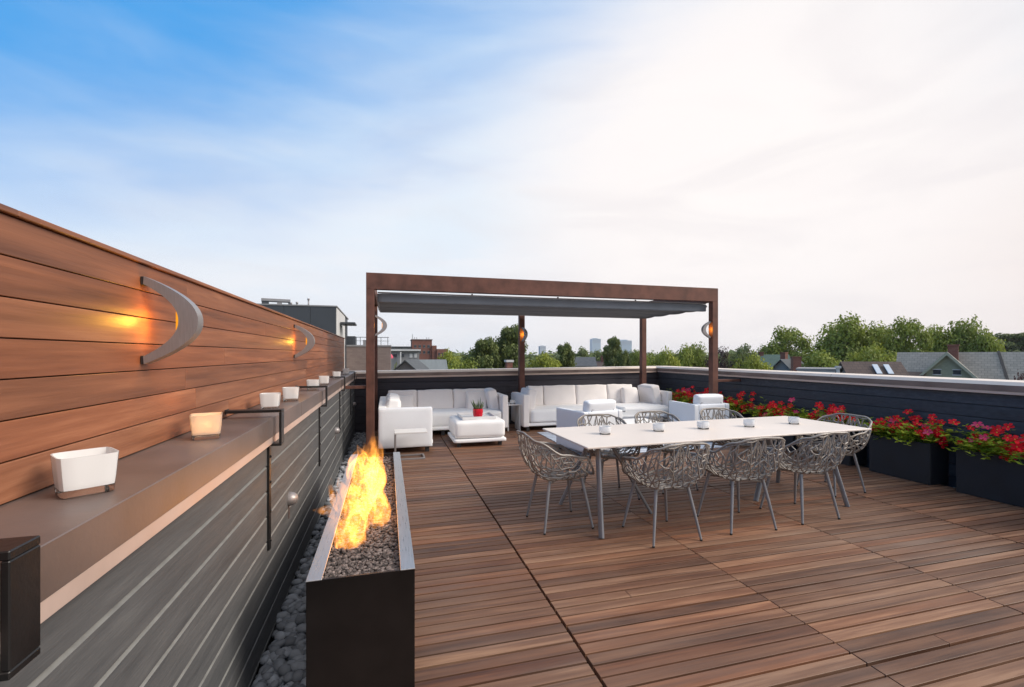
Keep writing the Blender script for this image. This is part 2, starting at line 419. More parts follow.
def tag(o, label=None, cat=None, group=None, kind=None):
    if label: o['label'] = label
    if cat: o['category'] = cat
    if group: o['group'] = group
    if kind: o['kind'] = kind
    return o
def thing(name, label, cat, loc=(0, 0, 0), rz=0., group=None):
    o = bpy.data.objects.new(name, None); COL.objects.link(o); o.empty_display_size = .1
    o.location = loc; o.rotation_euler = (0, 0, rz)
    return tag(o, label, cat, group)
def copy_tree(o, parent=None):
    c = o.copy(); COL.objects.link(c); c.parent = parent
    for ch in list(o.children): copy_tree(ch, c)
    return c
def clone(o, label, loc, rz=0., sc=None):
    c = copy_tree(o); c['label'] = label; c.location = loc; c.rotation_euler = (0, 0, rz)
    if sc: c.scale = sc
    return c
def rr3(): return (R.random(), R.random(), R.random())

# ------------------------------------------------------------------ ground far below, deck, pebbles
g = MB(); g.box(-1850, 2050, -1850, 2050, -11.6, -11.0)
tag(g.build('ground', M['ground']), 'green town ground far below the roof terrace', kind='structure')
XL = -.63   # left cladding face
XW = 6.32   # right cladding face
YB = 9.7    # rear cladding face
b = MB(); b.box(-2.2, 7.2, -3.2, 10.6, -11., -.13)
tag(b.build('terrace_roof', M['membrane']), kind='structure')

dk = MB()
seams = [(-.35, .0), (.95, .008), (2.25, .003), (3.56, .004), (4.86, .007), (6.16, .0)]
pit = .085; y0d = 1.67 - .68 * 6
for c in range(5):
    xa = seams[c][0] + seams[c][1]; xb = seams[c + 1][0] - seams[c + 1][1]
    row = 0; yy = y0d + (.031 if c == 0 else 0.)
    while yy < 9.42:
        thick = (c > 0 and row % 8 == 7)
        g1 = .0062; g2 = pit - (.0115 if thick else .0062)
        cuts = [xa, xb]
        if R.random() < .035: cuts = [xa, R.uniform(xa + .35, xb - .35), xb]
        for k in range(len(cuts) - 1):
            dz = R.uniform(-.0012, .0012); r = rr3()
            x0 = cuts[k] + (.001 if k else 0); x1 = cuts[k + 1] - (.001 if k < len(cuts) - 2 else 0)
            dk.box(x0, x1, yy + g1 + R.uniform(-.0006, .0006), yy + g2, -.034 + dz, dz, .0012, r)
        yy += pit; row += 1
tag(dk.build('deck', M['deck']), kind='structure')
dj = MB()
for c in range(5):
    for k in range(4):
        x = seams[c][0] + .05 + k * .4
        dj.box(x, x + .045, y0d, 9.42, -.08, -.037)
tag(dj.build('deck_joists', M['membrane']), kind='structure')

pb = MB(); rp = random.Random(3)
def pebble_strip(x0, x1, y0, y1, n, z):
    for i in range(n):
        t = rp.random() ** 1.5
        s0 = rp.uniform(.018, .036)
        pb.blob((rp.uniform(x0, x1), y0 + (y1 - y0) * t, z + rp.uniform(0, .045)), s0 * rp.uniform(.9, 1.5), s0, s0 * rp.uniform(.55, .8), 8, 6, (rp.random(), rp.random(), rp.random()), rp.uniform(0, 3.1))
pebble_strip(XL + .02, -.365, .6, 9.6, 2600, -.105)
for i in range(500):
    s0 = rp.uniform(.018, .03)
    pb.blob((rp.uniform(6.18, XW - .02), rp.uniform(1.5, 9.6), -.09 + rp.uniform(0, .06)), s0 * 1.2, s0, s0 * .7, 6, 4, (rp.random(), 0, 0), rp.uniform(0, 3))
tag(pb.build('pebbles', M['stone'], smooth=True), 'grey river pebbles filling the gap along the parapets', 'pebbles', kind='stuff')

# ------------------------------------------------------------------ parapets
def cladding(mb, length, z0, z1, pitch, frame, lens=(13., 15.), t=.026, cham=(.011, .007), x_start=0., slope=0., pale=False):
    mb.xf = frame
    z = z1; first = True
    while z > z0 + .01:
        zb = max(z - pitch, z0); zt = z
        x = x_start; gap = .006
        while x < length:
            L = min(R.uniform(*lens), length - x)
            if length - x - L < .3: L = length - x
            zt2 = zt - .002
            r_ = rr3(); pts = [(-t, zb + gap), (0, zb + gap), (0, zt2 - cham[1]), (-cham[0], zt2), (-t, zt2)]
            mb.m = 0; n0 = len(mb.f); mb.prism(pts, 0, x + .001, x + L - .001, r_)
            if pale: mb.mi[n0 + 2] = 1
            x += L
        z = zb
    mb.xf = None
# frames: local x along wall, local y out of the wall
def frame(origin, ang): return Matrix.Translation(Vector(origin)) @ Matrix.Rotation(ang, 4, 'Z')

lp = thing('parapet_wall', 'grey board clad parapet below the bronze ledge, left of the fire table', 'wall', (XL, 4, 0))
def local(o, loc): # keep world coordinates of a mesh under a moved empty
    o.location = (-loc[0], -loc[1], -loc[2]); return o
PL = (XL, 4, 0)
m = MB()
# normal +X : local x -> -Y , local y -> +X   (rotate by -90 deg)
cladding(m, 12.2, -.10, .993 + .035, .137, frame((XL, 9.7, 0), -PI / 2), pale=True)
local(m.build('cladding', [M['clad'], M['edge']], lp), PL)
m = MB(); m.box(XL - .24, XL - .0225, -2.5, 9.95, -.13, 1.05); local(m.build('wall_core', M['membrane'], lp), PL)
m = MB()
for (ya, yb_) in ((-2.5, .8), (.803, 3.6), (3.603, 6.6), (6.603, 9.69)):
    m.box(-.93, -.60, ya, yb_, 1.0525, 1.155, .002)
local(m.build('ledge_cap', M['bronze'], lp), PL)
m = MB(); m.box(-.627, -.6035, -2.5, 9.66, 1.012, 1.052, .0015); local(m.build('flashing', M['copper'], lp), PL)

rp_ = thing('parapet_wall', 'dark parapet wall across the rear of the terrace behind the white sofas', 'wall', (3, YB, 0))
PR = (3, YB, 0)
m = MB(); cladding(m, 7.2, -.1, 1.06, .137, frame((XW + .24, YB, 0), PI), cham=(.006, .005)); local(m.build('cladding', M['shadedx'], rp_), PR)
m = MB(); m.box(XL + .0, XW, YB + .023, YB + .3, -.13, 1.06); local(m.build('wall_core', M['membrane'], rp_), PR)
m = MB()
def slopebox(mb, x0, x1, y0, y1, za, zb, dz):
    k = [mb.vert((x, y, (za if x == x0 else za + dz) if l == 0 else (zb if x == x0 else zb + dz))) for x in (x0, x1) for y in (y0, y1) for l in (0, 1)]
    for q in ((0, 1, 3, 2), (4, 6, 7, 5), (0, 4, 5, 1), (2, 3, 7, 6), (0, 2, 6, 4), (1, 5, 7, 3)): mb.face([k[i] for i in q])
slopebox(m, -.93, XW - .052, YB - .05, YB + .40, 1.05, 1.112, .058)
k = [m.vert(p) for p in ((-.93, YB - .0495, 1.113), (XW - .055, YB - .0495, 1.171), (XW - .055, YB - .012, 1.213), (-.93, YB - .012, 1.155), (-.93, YB + .40, 1.155), (XW - .055, YB + .40, 1.213), (-.93, YB + .40, 1.113), (XW - .055, YB + .40, 1.171))]
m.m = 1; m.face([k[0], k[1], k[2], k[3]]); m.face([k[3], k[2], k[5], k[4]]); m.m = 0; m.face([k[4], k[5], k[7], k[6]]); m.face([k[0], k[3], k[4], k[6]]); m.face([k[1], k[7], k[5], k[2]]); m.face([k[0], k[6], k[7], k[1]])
local(m.build('coping', [M['bronze'], M['coping_sheen']], rp_), PR)
m = MB(); slopebox(m, -.59, XW - .051, YB - .046, YB - .028, 1.012, 1.048, .058); local(m.build('flashing', M['copper'], rp_), PR)

rw_ = thing('parapet_wall', 'long navy board parapet wall behind the flower planters', 'wall', (XW, 4, 0))
PW = (XW, 4, 0)
m = MB(); cladding(m, 12.7, -.1, 1.085, .142, frame((XW, -3.0, 0), PI / 2), cham=(.006, .005)); local(m.build('cladding', M['shaded'], rw_), PW)
m = MB(); m.box(XW + .023, XW + .35, -3, 9.95, -.13, 1.11); local(m.build('wall_core', M['membrane'], rw_), PW)
m = MB()
for (ya, yb_) in ((-3, 2.2), (2.203, 5.2), (5.203, 8.2), (8.203, 10.1)):
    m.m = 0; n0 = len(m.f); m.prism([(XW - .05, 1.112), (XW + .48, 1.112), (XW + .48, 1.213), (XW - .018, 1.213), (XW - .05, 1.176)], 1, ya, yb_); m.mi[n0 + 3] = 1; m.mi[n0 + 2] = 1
local(m.build('coping', [M['bronze'], M['coping_sheen']], rw_), PW)
m = MB(); m.box(XW - .046, XW - .026, -3, 9.63, 1.080, 1.110, .001); local(m.build('flashing', M['copper'], rw_), PW)

# ------------------------------------------------------------------ timber privacy screen on the ledge
ws = thing('privacy_screen', 'tall reddish hardwood board screen standing on the bronze ledge', 'wood screen', (-.85, 4, 1.155))
PS = (-.85, 4, 1.155)
m = MB(); XS = -.845; YE = 9.92
for i in range(7):
    z0 = 1.157 + i * .0952
    y = YE
    while y > -2.5:
        L = R.uniform(2.6, 4.6)
        yn = max(y - L, -2.5)
        m.box(XS - .02, XS, yn + .0012, y, z0 + .0015, z0 + .0935, .0014, rr3()); y = yn
local(m.build('boards', M['ipe'], ws), PS)
m = MB(); m.box(XS - .06, XS - .0215, -2.5, YE - .003, 1.157, 1.822); local(m.build('backing', M['membrane'], ws), PS)
m = MB()
y = YE + .008
while y > -2.5:
    yn = max(y - R.uniform(2.2, 3.4), -2.5); m.box(XS - .075, XS + .012, yn + .001, y, 1.824, 1.839, .002, rr3()); y = yn
local(m.build('top_trim', M['ipe'], ws), PS)

# ------------------------------------------------------------------ steel brackets over the ledge
def make_bracket(label):
    t = thing('ledge_bracket', label, 'bracket', (-.60, 0, 1.0), 0, 'black steel brackets along the ledge')
    # local: +x out over the deck. flat bar bent round the ledge front
    m = MB(); w = .033
    m.box(-.225, .045, -w, w, .185, .200, .002)        # bar above the ledge
    m.box(.0325, .045, -w, w, .016, .1845, .002)       # drop in front of the fascia
    m.box(-.018, .045, -w, w, .002, .0155, .002)      # return under the flashing
    m.build('hoop', M['black'], t)
    m = MB(); m.box(-.0295, -.0175, -.018, .018, -.57, .001, .002); m.build('strap', M['black'], t)
    m = MB(); m.box(-.232, -.2255, -.028, .028, .180, .205, .001); m.build('wall_plate', M['black'], t)
    for z in (-.06, -.20, -.36, -.52):
        q = MB(); q.xf = Matrix.Translation((-.0175, .0, z)) @ Matrix.Rotation(PI / 2, 4, 'Y'); q.lathe([(.008, 0), (.008, .004), (.004, .007)], 6)
        q.build('bolt', M['black'], t)
    return t
br = make_bracket('near black steel bracket wrapping the ledge at the bottom left corner'); br.location = (-.60, .905, 1.0)
bl = ['black steel bracket on the ledge just behind the glowing candle holder', 'black steel bracket on the ledge between the fourth and fifth candle holders',
      'black steel bracket on the ledge beside the rusty pergola brace', 'farthest black steel bracket, at the corner of the ledge']
for i, l in enumerate(bl): clone(br, l, (-.60, 2.76 + 1.94 * i, 1.0))

# small dome wall lights on the cladding
def make_dome(label, y):
    t = thing('dome_light', label, 'wall light', (XL, y, .54), 0, 'dome lights on the left parapet')
    q = MB(); q.xf = Matrix.Rotation(PI / 2, 4, 'Y'); q.lathe([(.045, .0005), (.045, .012), (.041, .03), (.03, .047), (.012, .057), (.002, .058)], 20)
    q.build('dome', M['alu'], t, smooth=True, auto=40)
    q = MB(); q.box(.0005, .0025, -.006, .006, -.13, -.046); q.build('rust_streak', M['rust'], t)
    return t
make_dome('nearest steel dome light on the grey cladding beside the fire table', 3.31)
make_dome('middle steel dome light low on the grey cladding', 6.12)
make_dome('farthest steel dome light near the rear corner', 9.3)

# ------------------------------------------------------------------ crescent sconces
def make_sconce(label, loc, rz, group, sc=1., glow=1.):
    t = thing('crescent_sconce', label, 'wall light', loc, rz, group)
    # local +x out of the wall, bow in the x-z plane
    H = .156; n = 22; m = MB(); O = []; I = []
    for i in range(n + 1):
        a = -1 + 2 * i / n
        zo = a * H; xo = .012 + .168 * (1 - abs(a) ** 2.15)
        zi = a * (H - .027); xi = .010 + .108 * (1 - abs(a) ** 2.1)
        O.append((xo, zo)); I.append((xi, zi))
    w = .026
    def ring(i): 
        return [m.vert((O[i][0], -w, O[i][1])), m.vert((O[i][0], w, O[i][1])), m.vert((I[i][0], w, I[i][1])), m.vert((I[i][0], -w, I[i][1]))]
    rg = [ring(i) for i in range(n + 1)]
    for i in range(n):
        for k in range(4): m.face((rg[i][k], rg[i + 1][k], rg[i + 1][(k + 1) % 4], rg[i][(k + 1) % 4]))
    m.face(rg[0]); m.face(rg[-1][::-1])
    m.build('bow', M['alu'], t, smooth=True, auto=35)
    for s in (-1, 1):
        q = MB(); q.box(.0005, .0115, -.024, .024, s * .141 - .015, s * .141 + .015, .002); q.build('mount', M['dkmetal'], t)
    q = MB(); q.box(.104, .113, -.012, .012, -.035, .035, .002); q.build('amber_lens', M['amber'], t)
    ld = bpy.data.lights.new('sconce_glow', 'POINT'); ld.energy = 1.15 * glow; ld.color = (1., .47, .05); ld.shadow_soft_size = .02
    lo = bpy.data.objects.new('sconce_glow', ld); COL.objects.link(lo); lo.parent = t; lo.location = (.055, 0, .0)
    return t
make_sconce('large crescent shaped aluminium sconce nearest the viewer on the wood screen', (XS, 1.93, 1.622), 0, 'crescent sconces on the wood screen')
make_sconce('smaller looking far crescent sconce on the wood screen', (XS, 4.68, 1.625), 0, 'crescent sconces on the wood screen')

# ------------------------------------------------------------------ fire table
FX0, FX1, FY0, FY1, FZ = -.327, .119, 2.065, 4.56, .552
ft = thing('fire_table', 'long low black steel fire table full of lava gravel beside the parapet', 'fire table', ((FX0 + FX1) / 2, (FY0 + FY1) / 2, 0))
PF = ((FX0 + FX1) / 2, (FY0 + FY1) / 2, 0)
m = MB(); 
m.box(FX0, FX1, FY0, FY0 + .012, .001, FZ - .004, .001)
m.box(FX0, FX1, FY1 - .012, FY1, .001, FZ - .004, .001)
m.box(FX0, FX0 + .012, FY0 + .0125, FY1 - .0125, .001, FZ - .006)
m.box(FX1 - .012, FX1, FY0 + .0125, FY1 - .0125, .001, FZ - .006)
m.box(FX0 + .013, FX1 - .013, FY0 + .013, FY1 - .013, .01, FZ - .06)
local(m.build('steel_body', M['fire_steel'], ft), PF)
for x0, x1 in ((FX0 - .002, FX0 + .062), (FX1 - .062, FX1 + .002)):
    m = MB(); m.box(x0, x1, FY0 - .003, FY1 + .003, FZ - .0055, FZ, .0015); local(m.build('rim', M['rim'], ft), PF)
m = MB(); rl = random.Random(5)
for i in range(9000):
    x = rl.uniform(FX0 + .05, FX1 - .05); y = FY0 + .015 + (FY1 - FY0 - .03) * rl.random() ** 1.35
    s0 = rl.uniform(.005, .0125)
    m.blob((x, y, FZ - .052 + rl.uniform(0, .022)), s0 * 1.2, s0, s0 * .8, 5, 3, (rl.random(), rl.random(), 0), rl.uniform(0, 3), .35)
lo = local(m.build('lava_gravel', M['lava'], ft), PF); lo['kind'] = 'stuff'

# flames: tongues of burning gas, closed shapes filled with glowing volume
def flame_mesh():
    m = MB(); rf = random.Random(11)
    tongues = []
    for i in range(20):
        t = i / 19; y = 2.50 + 1.6 * t
        tongues.append((-.155 + rf.uniform(-.08, .07), y, rf.uniform(.20, .32) * (1.0 - .1 * t), rf.uniform(.07, .105), rf.uniform(-.03, .05)))
    tongues += [(-.10, 3.5, .40, .08, .03), (-.14, 3.0, .32, .085, .0), (-.06, 2.75, .24, .08, .02), (-.13, 3.9, .38, .085, .0), (-.10, 4.05, .30, .07, .03)]
    for (x, y, h, w, lean) in tongues:
        pts = []; rs = []
        for k in range(9):
            a = k / 8
            pts.append((x + lean * a + .02 * math.sin(a * 5 + y * 9), y + .05 * a * math.sin(y * 7), FZ - .045 + h * a))
            rs.append(max(.003, w * (1 - a) ** .8 * (.75 + .6 * math.sin(min(1, a * 2.2) * PI / 2) * .6)))
        m.tube(pts, rs, 10)
    # the tongue licking over the rim to the left
    m.tube([(-.2, 2.80, .54), (-.26, 2.80, .575), (-.32, 2.81, .60), (-.37, 2.81, .605), (-.41, 2.81, .61)], [.04, .042, .036, .022, .003], 10)
    m.tube([(-.24, 2.90, .55), (-.30, 2.92, .63), (-.325, 2.93, .71), (-.33, 2.94, .77)], [.04, .035, .02, .003], 10)
    return m
fl = thing('fire', 'bright orange and yellow gas flames rising from the fire table', 'fire', (-.12, 3.3, FZ - .04))
fm = flame_mesh(); fo = fm.build('flame', M['flame'], fl, smooth=True); fo.location = (.12, -3.3, -(FZ - .04))
for v in fo.data.vertices: v.co -= Vector((-.12, 3.3, FZ - .04))
fo.location = (0, 0, 0)
for (y, e) in ((2.7, 1.0), (3.25, 1.4), (3.85, 1.3)):
    ld = bpy.data.lights.new('flame_light', 'POINT'); ld.energy = e; ld.color = (1., .45, .12); ld.shadow_soft_size = .08
    lo = bpy.data.objects.new('flame_light', ld); COL.objects.link(lo); lo.parent = fl; lo.location = (0, y - 3.3, .17)

# ------------------------------------------------------------------ pergola
PX0, PX1, PY0, PY1, PZ = -.295, 5.795, 6.97, 9.45, 2.70
pg = thing('pergola', 'rusty brown steel pergola frame over the lounge area', 'pergola', ((PX0 + PX1) / 2, (PY0 + PY1) / 2, 0)); PP = ((PX0 + PX1) / 2, (PY0 + PY1) / 2, 0)
pw = .115
for (x, y) in ((PX0, PY0), (PX1 - pw, PY0), (PX0, PY1 - pw), (PX1 - pw, PY1 - pw), (2.735, PY1 - pw)):
    m = MB(); m.box(x, x + pw, y, y + pw, .0, PZ - .2405, .003); local(m.build('post', M['rust'], pg), PP)
for (x0, x1, y0, y1) in ((PX0, PX1, PY0, PY0 + pw), (PX0, PX1, PY1 - pw, PY1), (PX0, PX0 + pw, PY0 + pw + .001, PY1 - pw - .001), (PX1 - pw, PX1, PY0 + pw + .001, PY1 - pw - .001)):
    m = MB(); m.box(x0, x1, y0, y1, PZ - .24, PZ, .003); local(m.build('beam', M['rust'], pg), PP)
for (x0, x1) in ((-.60, PX0 - .001), (PX1 + .001, XW)):
    m = MB(); m.box(x0, x1, PY0 + .03, PY0 + .075, 1.0, 1.045, .002); local(m.build('brace', M['rust'], pg), PP)

# sliding canopy
cn = thing('canopy', 'grey fabric sliding canopy hanging below the pergola beams', 'canopy', (2.7, 8.2, 2.28)); PC = (2.7, 8.2, 2.28)
m = MB(); nx, ny = 40, 48; cx0, cx1, cy0, cy1 = PX0 + .17, PX1 - .16, PY0 + .17, PY1 - .17
grid = [[None] * (ny + 1) for _ in range(nx + 1)]
for i in range(nx + 1):
    for j in range(ny + 1):
        x = cx0 + (cx1 - cx0) * i / nx; y = cy0 + (cy1 - cy0) * j / ny
        sag = .016 * abs(math.sin(PI * j / ny * 4)) ** .8
        z = 2.325 - sag + .004 * noise.noise(Vector((x * 2, y * 2, 0))) 
        grid[i][j] = m.vert((x, y, z))
for i in range(nx):
    for j in range(ny): m.face((grid[i][j], grid[i + 1][j], grid[i + 1][j + 1], grid[i][j + 1]))
o = local(m.build('fabric', M['canvas'], cn, smooth=True), PC)

m = MB(); m.soft(((cx0 + cx1) / 2, cy0 - .022, 2.352), cx1 - cx0 + .02, .045, .135, .018, (0, .004, 0), 14, .0015); local(m.build('front_valance', M['canvas_edge'], cn, smooth=True), PC)
m = MB(); m.box(cx0 - .01, cx1 + .01, cy0 - .035, cy0 - .008, 2.4225, 2.44, .002); local(m.build('front_bar', M['alu'], cn), PC)
for k in range(5):
    y = cy0 + (cy1 - cy0) * k / 4
    m = MB(); m.box(cx0 - .02, cx1 + .02, y - .012, y + .012, 2.3385, 2.362, .002)
    if k: local(m.build('batten', M['alu'], cn), PC)
for x in (cx0 - .022, cx1 + .022):
    m = MB(); m.box(x - .012, x + .012, cy0 - .03, cy1 + .03, 2.364, 2.40, .002); local(m.build('guide_rail', M['alu'], cn), PC)
for x in (1.3, 2.75, 4.2):
    m = MB(); m.box(x - .012, x + .012, cy0 - .03, cy0 - .012, 2.4405, 2.459, .001); local(m.build('hanger', M['rust'], cn), PC)
make_sconce('crescent sconce on the left front post of the pergola', (PX0 + pw + .001, PY0 + .058, 1.93), 0, 'crescent sconces on the pergola posts')
make_sconce('crescent sconce on the right front post of the pergola', (PX1 - pw - .001, PY0 + .058, 1.95), PI, 'crescent sconces on the pergola posts')
make_sconce('crescent sconce on the middle rear post of the pergola', (2.735 + .058, PY1 - pw - .001, 1.93), -PI / 2 + .25, 'crescent sconces on the pergola posts')

# ------------------------------------------------------------------ lounge furniture
def cushion(par, c, w, d, h, seed, mat='cloth2', tilt=None, name='back_cushion', rr=.016, puff=None):
    m = MB(); m.soft(c, w, d, h, rr, puff or (.004, .030, .004), 14, .011, tilt, seed)
    return m.build(name, M[mat], par, smooth=True)
def T(ax, deg): return Matrix.Rotation(rad(deg), 4, ax)

# left sectional : back along rear, return along the left, near end closed by an arm box
s1 = thing('sectional_sofa', 'white L shaped sectional sofa under the left half of the pergola', 'sofa', (1.05, 8.4, 0))
def s1b(c, *a, **k):
    pass
def L1(x, y, z): return (x - 1.05, y - 8.4, z)
m = MB(); m.soft(L1(.275, 7.15, .385), .80, .13,   .60, .012, (0, .004, 0), 10, .003, None, 1)
m.build('arm_panel', M['cloth3'], s1, smooth=True)
m = MB(); m.soft(L1(-.07, 8.24, .385), .12, 2.04, .60, .012, (0, 0, 0), 10, .003, None, 2); m.build('side_frame', M['cloth'], s1, smooth=True)
m = MB(); m.soft(L1(1.12, 9.32, .385), 2.28, .12, .60, .012, (0, 0, 0), 10, .003, None, 3); m.build('back_frame', M['cloth'], s1, smooth=True)
m = MB(); m.soft(L1(2.19, 8.86, .40), .11, .82, .62, .012, (0, 0, 0), 10, .003, None, 4); m.build('arm_panel', M['cloth2'], s1, smooth=True)
m = MB(); m.soft(L1(.34, 7.84, .29), .70, 1.24, .26, .05, (0, .01, .02), 12, .004, None, 5); m.build('seat_cushion', M['cloth'], s1, smooth=True)
m = MB(); m.soft(L1(1.06, 8.86, .29), 2.14, .80, .26, .05, (0, .01, .02), 14, .004, None, 6); m.build('seat_cushion', M['cloth'], s1, smooth=True)
m = MB(); m.soft(L1(.34, 7.86, .13), .72, 1.28, .065, .02, n=6, wr=.002); m.build('base', M['cloth'], s1, smooth=True)
m = MB(); m.soft(L1(1.06, 8.86, .13), 2.16, .86, .065, .02, n=6, wr=.002); m.build('base', M['cloth'], s1, smooth=True)
for (xa, xb, sd) in ((.02, .56, 1), (.575, 1.27, 2), (1.285, 1.93, 3)):
    cushion(s1, L1((xa + xb) / 2, 9.16, .595), xb - xa, .19, .40, sd, tilt=T('X', -8))
cushion(s1, L1(2.02, 8.98, .585), .16, .52, .42, 4, tilt=T('Y', -10), puff=(.03, .01, .02))
cushion(s1, L1(.08, 7.75, .585), .17, .62, .39, 5, 'cloth', T('Y', 10), puff=(.04, .01, .02))
cushion(s1, L1(.08, 8.45, .585), .17, .62, .39, 6, 'cloth', T('Y', 10), puff=(.04, .01, .02))
cushion(s1, L1(.30, 8.98, .54), .38, .13, .34, 7, 'cloth2', T('X', -18), 'throw_pillow', .03, (.0, .04, .0))
cushion(s1, L1(1.72, 8.98, .57), .40, .13, .38, 8, 'cloth2', T('X', -14), 'throw_pillow', .03, (.0, .04, .0))
for (x, y) in ((-.05, 7.16), (.6, 7.16), (2.1, 8.5), (2.1, 9.25), (-.05, 9.25), (1., 8.5)):
    m = MB(); m.box(x - .03 - 1.05, x + .03 - 1.05, y - .03 - 8.4, y + .03 - 8.4, 0, .097, .003); m.build('foot', M['dkmetal'], s1)

s2 = thing('sectional_sofa', 'long white sofa with ivory back cushions under the right half of the pergola', 'sofa', (4.2, 8.9, 0))
def L2(x, y, z): return (x - 4.2, y - 8.9, z)
m = MB(); m.soft(L2(4.2, 9.34, .385), 3.28, .12, .60, .012, n=10, wr=.003, seed=3); m.build('back_frame', M['cloth'], s2, smooth=True)
m = MB(); m.soft(L2(2.61, 8.86, .40), .12, .86, .62, .012, n=10, wr=.003, seed=4); m.build('arm_panel', M['cloth2'], s2, smooth=True)
m = MB(); m.soft(L2(5.80, 8.86, .40), .10, .86, .62, .012, n=10, wr=.003, seed=4); m.build('arm_panel', M['cloth2'], s2, smooth=True)
m = MB(); m.soft(L2(3.62, 8.84, .29), 1.86, .84, .26, .05, (0, .01, .02), 14, .004, None, 6); m.build('seat_cushion', M['cloth'], s2, smooth=True)
m = MB(); m.soft(L2(5.15, 8.78, .29), 1.16, .96, .26, .07, (0, .04, .02), 14, .004, None, 8); m.build('seat_cushion', M['cloth'], s2, smooth=True)
m = MB(); m.soft(L2(4.2, 8.88, .13), 3.24, .88, .065, .02, n=8, wr=.002); m.build('base', M['cloth'], s2, smooth=True)
for (xa, xb, sd) in ((2.86, 3.18, 11), (3.20, 3.92, 12), (3.935, 4.66, 13), (4.675, 5.30, 14)):
    cushion(s2, L2((xa + xb) / 2, 9.18, .615), xb - xa, .19, .43, sd, tilt=T('X', -8))
cushion(s2, L2(2.77, 8.88, .585), .17, .56, .42, 15, tilt=T('Y', 10), puff=(.03, .01, .02))
cushion(s2, L2(5.64, 8.96, .60), .18, .60, .43, 16, tilt=T('Y', -12), puff=(.03, .01, .02))
cushion(s2, L2(5.16, 9.0, .58), .38, .13, .38, 17, 'cloth2', T('X', -14), 'throw_pillow', .03, (.0, .04, .0))
for (x, y) in ((2.65, 8.5), (5.75, 8.5), (2.65, 9.25), (5.75, 9.25), (4.2, 8.5)):
    m = MB(); m.box(x - .03 - 4.2, x + .03 - 4.2, y - .03 - 8.9, y + .03 - 8.9, 0, .097, .003); m.build('foot', M['dkmetal'], s2)

# ottomans
def make_ottoman(label, loc, w, d, h):
    t = thing('ottoman', label, 'ottoman', loc, 0, 'white upholstered ottomans')
    m = MB(); m.soft((0, 0, (h + .13) / 2 + .01), w, d, h - .14, .045, (0, .012, .015), 12, .004, None, 3); m.build('cushion', M['cloth'], t, smooth=True)
    m = MB(); m.soft((0, 0, .10), w + .03, d + .03, .06, .02, n=6, wr=.002); m.build('base', M['cloth'], t, smooth=True)
    for sx in (-1, 1):
        for sy in (-1, 1):
            m = MB(); m.box(sx * (w / 2 - .08) - .03, sx * (w / 2 - .08) + .03, sy * (d / 2 - .08) - .03, sy * (d / 2 - .08) + .03, 0, .069, .003); m.build('foot', M['dkmetal'], t)
    return t
make_ottoman('white upholstered ottoman carrying a white tray and a red plant pot', (1.47, 7.68, 0), .84, .80, .41)
make_ottoman('low white ottoman seen between two armchairs behind the dining table', (3.98, 6.72, 0), .72, .62, .39)
tr = thing('serving_tray', 'square white tray lying on the ottoman under the red pot', 'tray', (1.47, 7.66, .43))
m = MB(); m.box(-.27, .27, -.27, .27, .0, .012, .003); m.build('tray_base', M['wmetal'], tr)
for (x0, x1, y0, y1) in ((-.28, .28, -.282, -.2705), (-.28, .28, .2705, .282), (-.2820, -.2705, -.27, .27), (.2705, .282, -.27, .27)):
    m = MB(); m.box(x0, x1, y0, y1, 0, .045, .002); m.build('tray_side', M['wmetal'], tr)
rpot = thing('potted_plant', 'small spiky green plant in a bright red pot on the ottoman', 'potted plant', (1.47, 7.52, .4425))
m = MB(); m.lathe([(.055, 0), (.075, .03), (.083, .10), (.078, .148), (.072, .15), (.07, .13), (.0, .128)], 28, sq=3.2); m.build('pot', M['redpot'], rpot, smooth=True, auto=40)
m = MB(); q = random.Random(2)
for i in range(26):
    a = q.uniform(0, 2 * PI); l = q.uniform(.12, .24); lean = q.uniform(.05, .8); r = (q.random(), 0, 0)
    p = [Vector((.03 * math.cos(a), .03 * math.sin(a), .12))]
    for k in range(1, 5):
        f = k / 4; p.append(Vector((math.cos(a) * (.03 + l * lean * f * (1 - .3 * f)), math.sin(a) * (.03 + l * lean * f * (1 - .3 * f)), .12 + l * f * (1 - lean * .45))))
    m.tube(p, [.014, .017, .014, .009, .001], 5, flat=.5, r=r)
m.build('leaves', M['leaf_dusty'], rpot, smooth=True)

# armchairs (local +y is the direction the chair faces)
def make_armchair(label, loc, rz, w=.72, d=.74):
    t = thing('lounge_armchair', label, 'armchair', loc, rz, 'white lounge armchairs seen from behind')
    for s in (-1, 1):
        m = MB(); m.soft((s * (w / 2 - .04), 0, .37), .08, d, .58, .010, n=8, wr=.002, seed=s); m.build('arm_panel', M['cloth3'], t, smooth=True)
    m = MB(); m.soft((0, -d / 2 + .04, .37), w - .165, .08, .578, .02, n=8, wr=.002); m.build('back_panel', M['cloth3'], t, smooth=True)
    m = MB(); m.soft((0, .04, .30), w - .165, d - .10, .26, .05, (0, .01, .02), 10, .003); m.build('seat_cushion', M['cloth'], t, smooth=True)
    m = MB(); m.soft((0, -d / 2 + .10, .725), w - .18, .13, .175, .03, (.0, .02, .01), 10, .004, T('X', 6)); m.build('back_cushion', M['cloth3'], t, smooth=True)
    m = MB(); m.tube([(-.20, -d / 2 + .03, .652), (-.20, -d / 2 + .03, .685), (.20, -d / 2 + .03, .685), (.20, -d / 2 + .03, .652)], .007, 8); m.build('back_rail', M['alu'], t, smooth=True)
    for sx in (-1, 1):
        for sy in (-1, 1):
            m = MB(); m.box(sx * (w / 2 - .05) - .025, sx * (w / 2 - .05) + .025, sy * (d / 2 - .06) - .025, sy * (d / 2 - .06) + .025, 0.008, .083, .002); m.build('foot', M['dkmetal'], t)
    return t
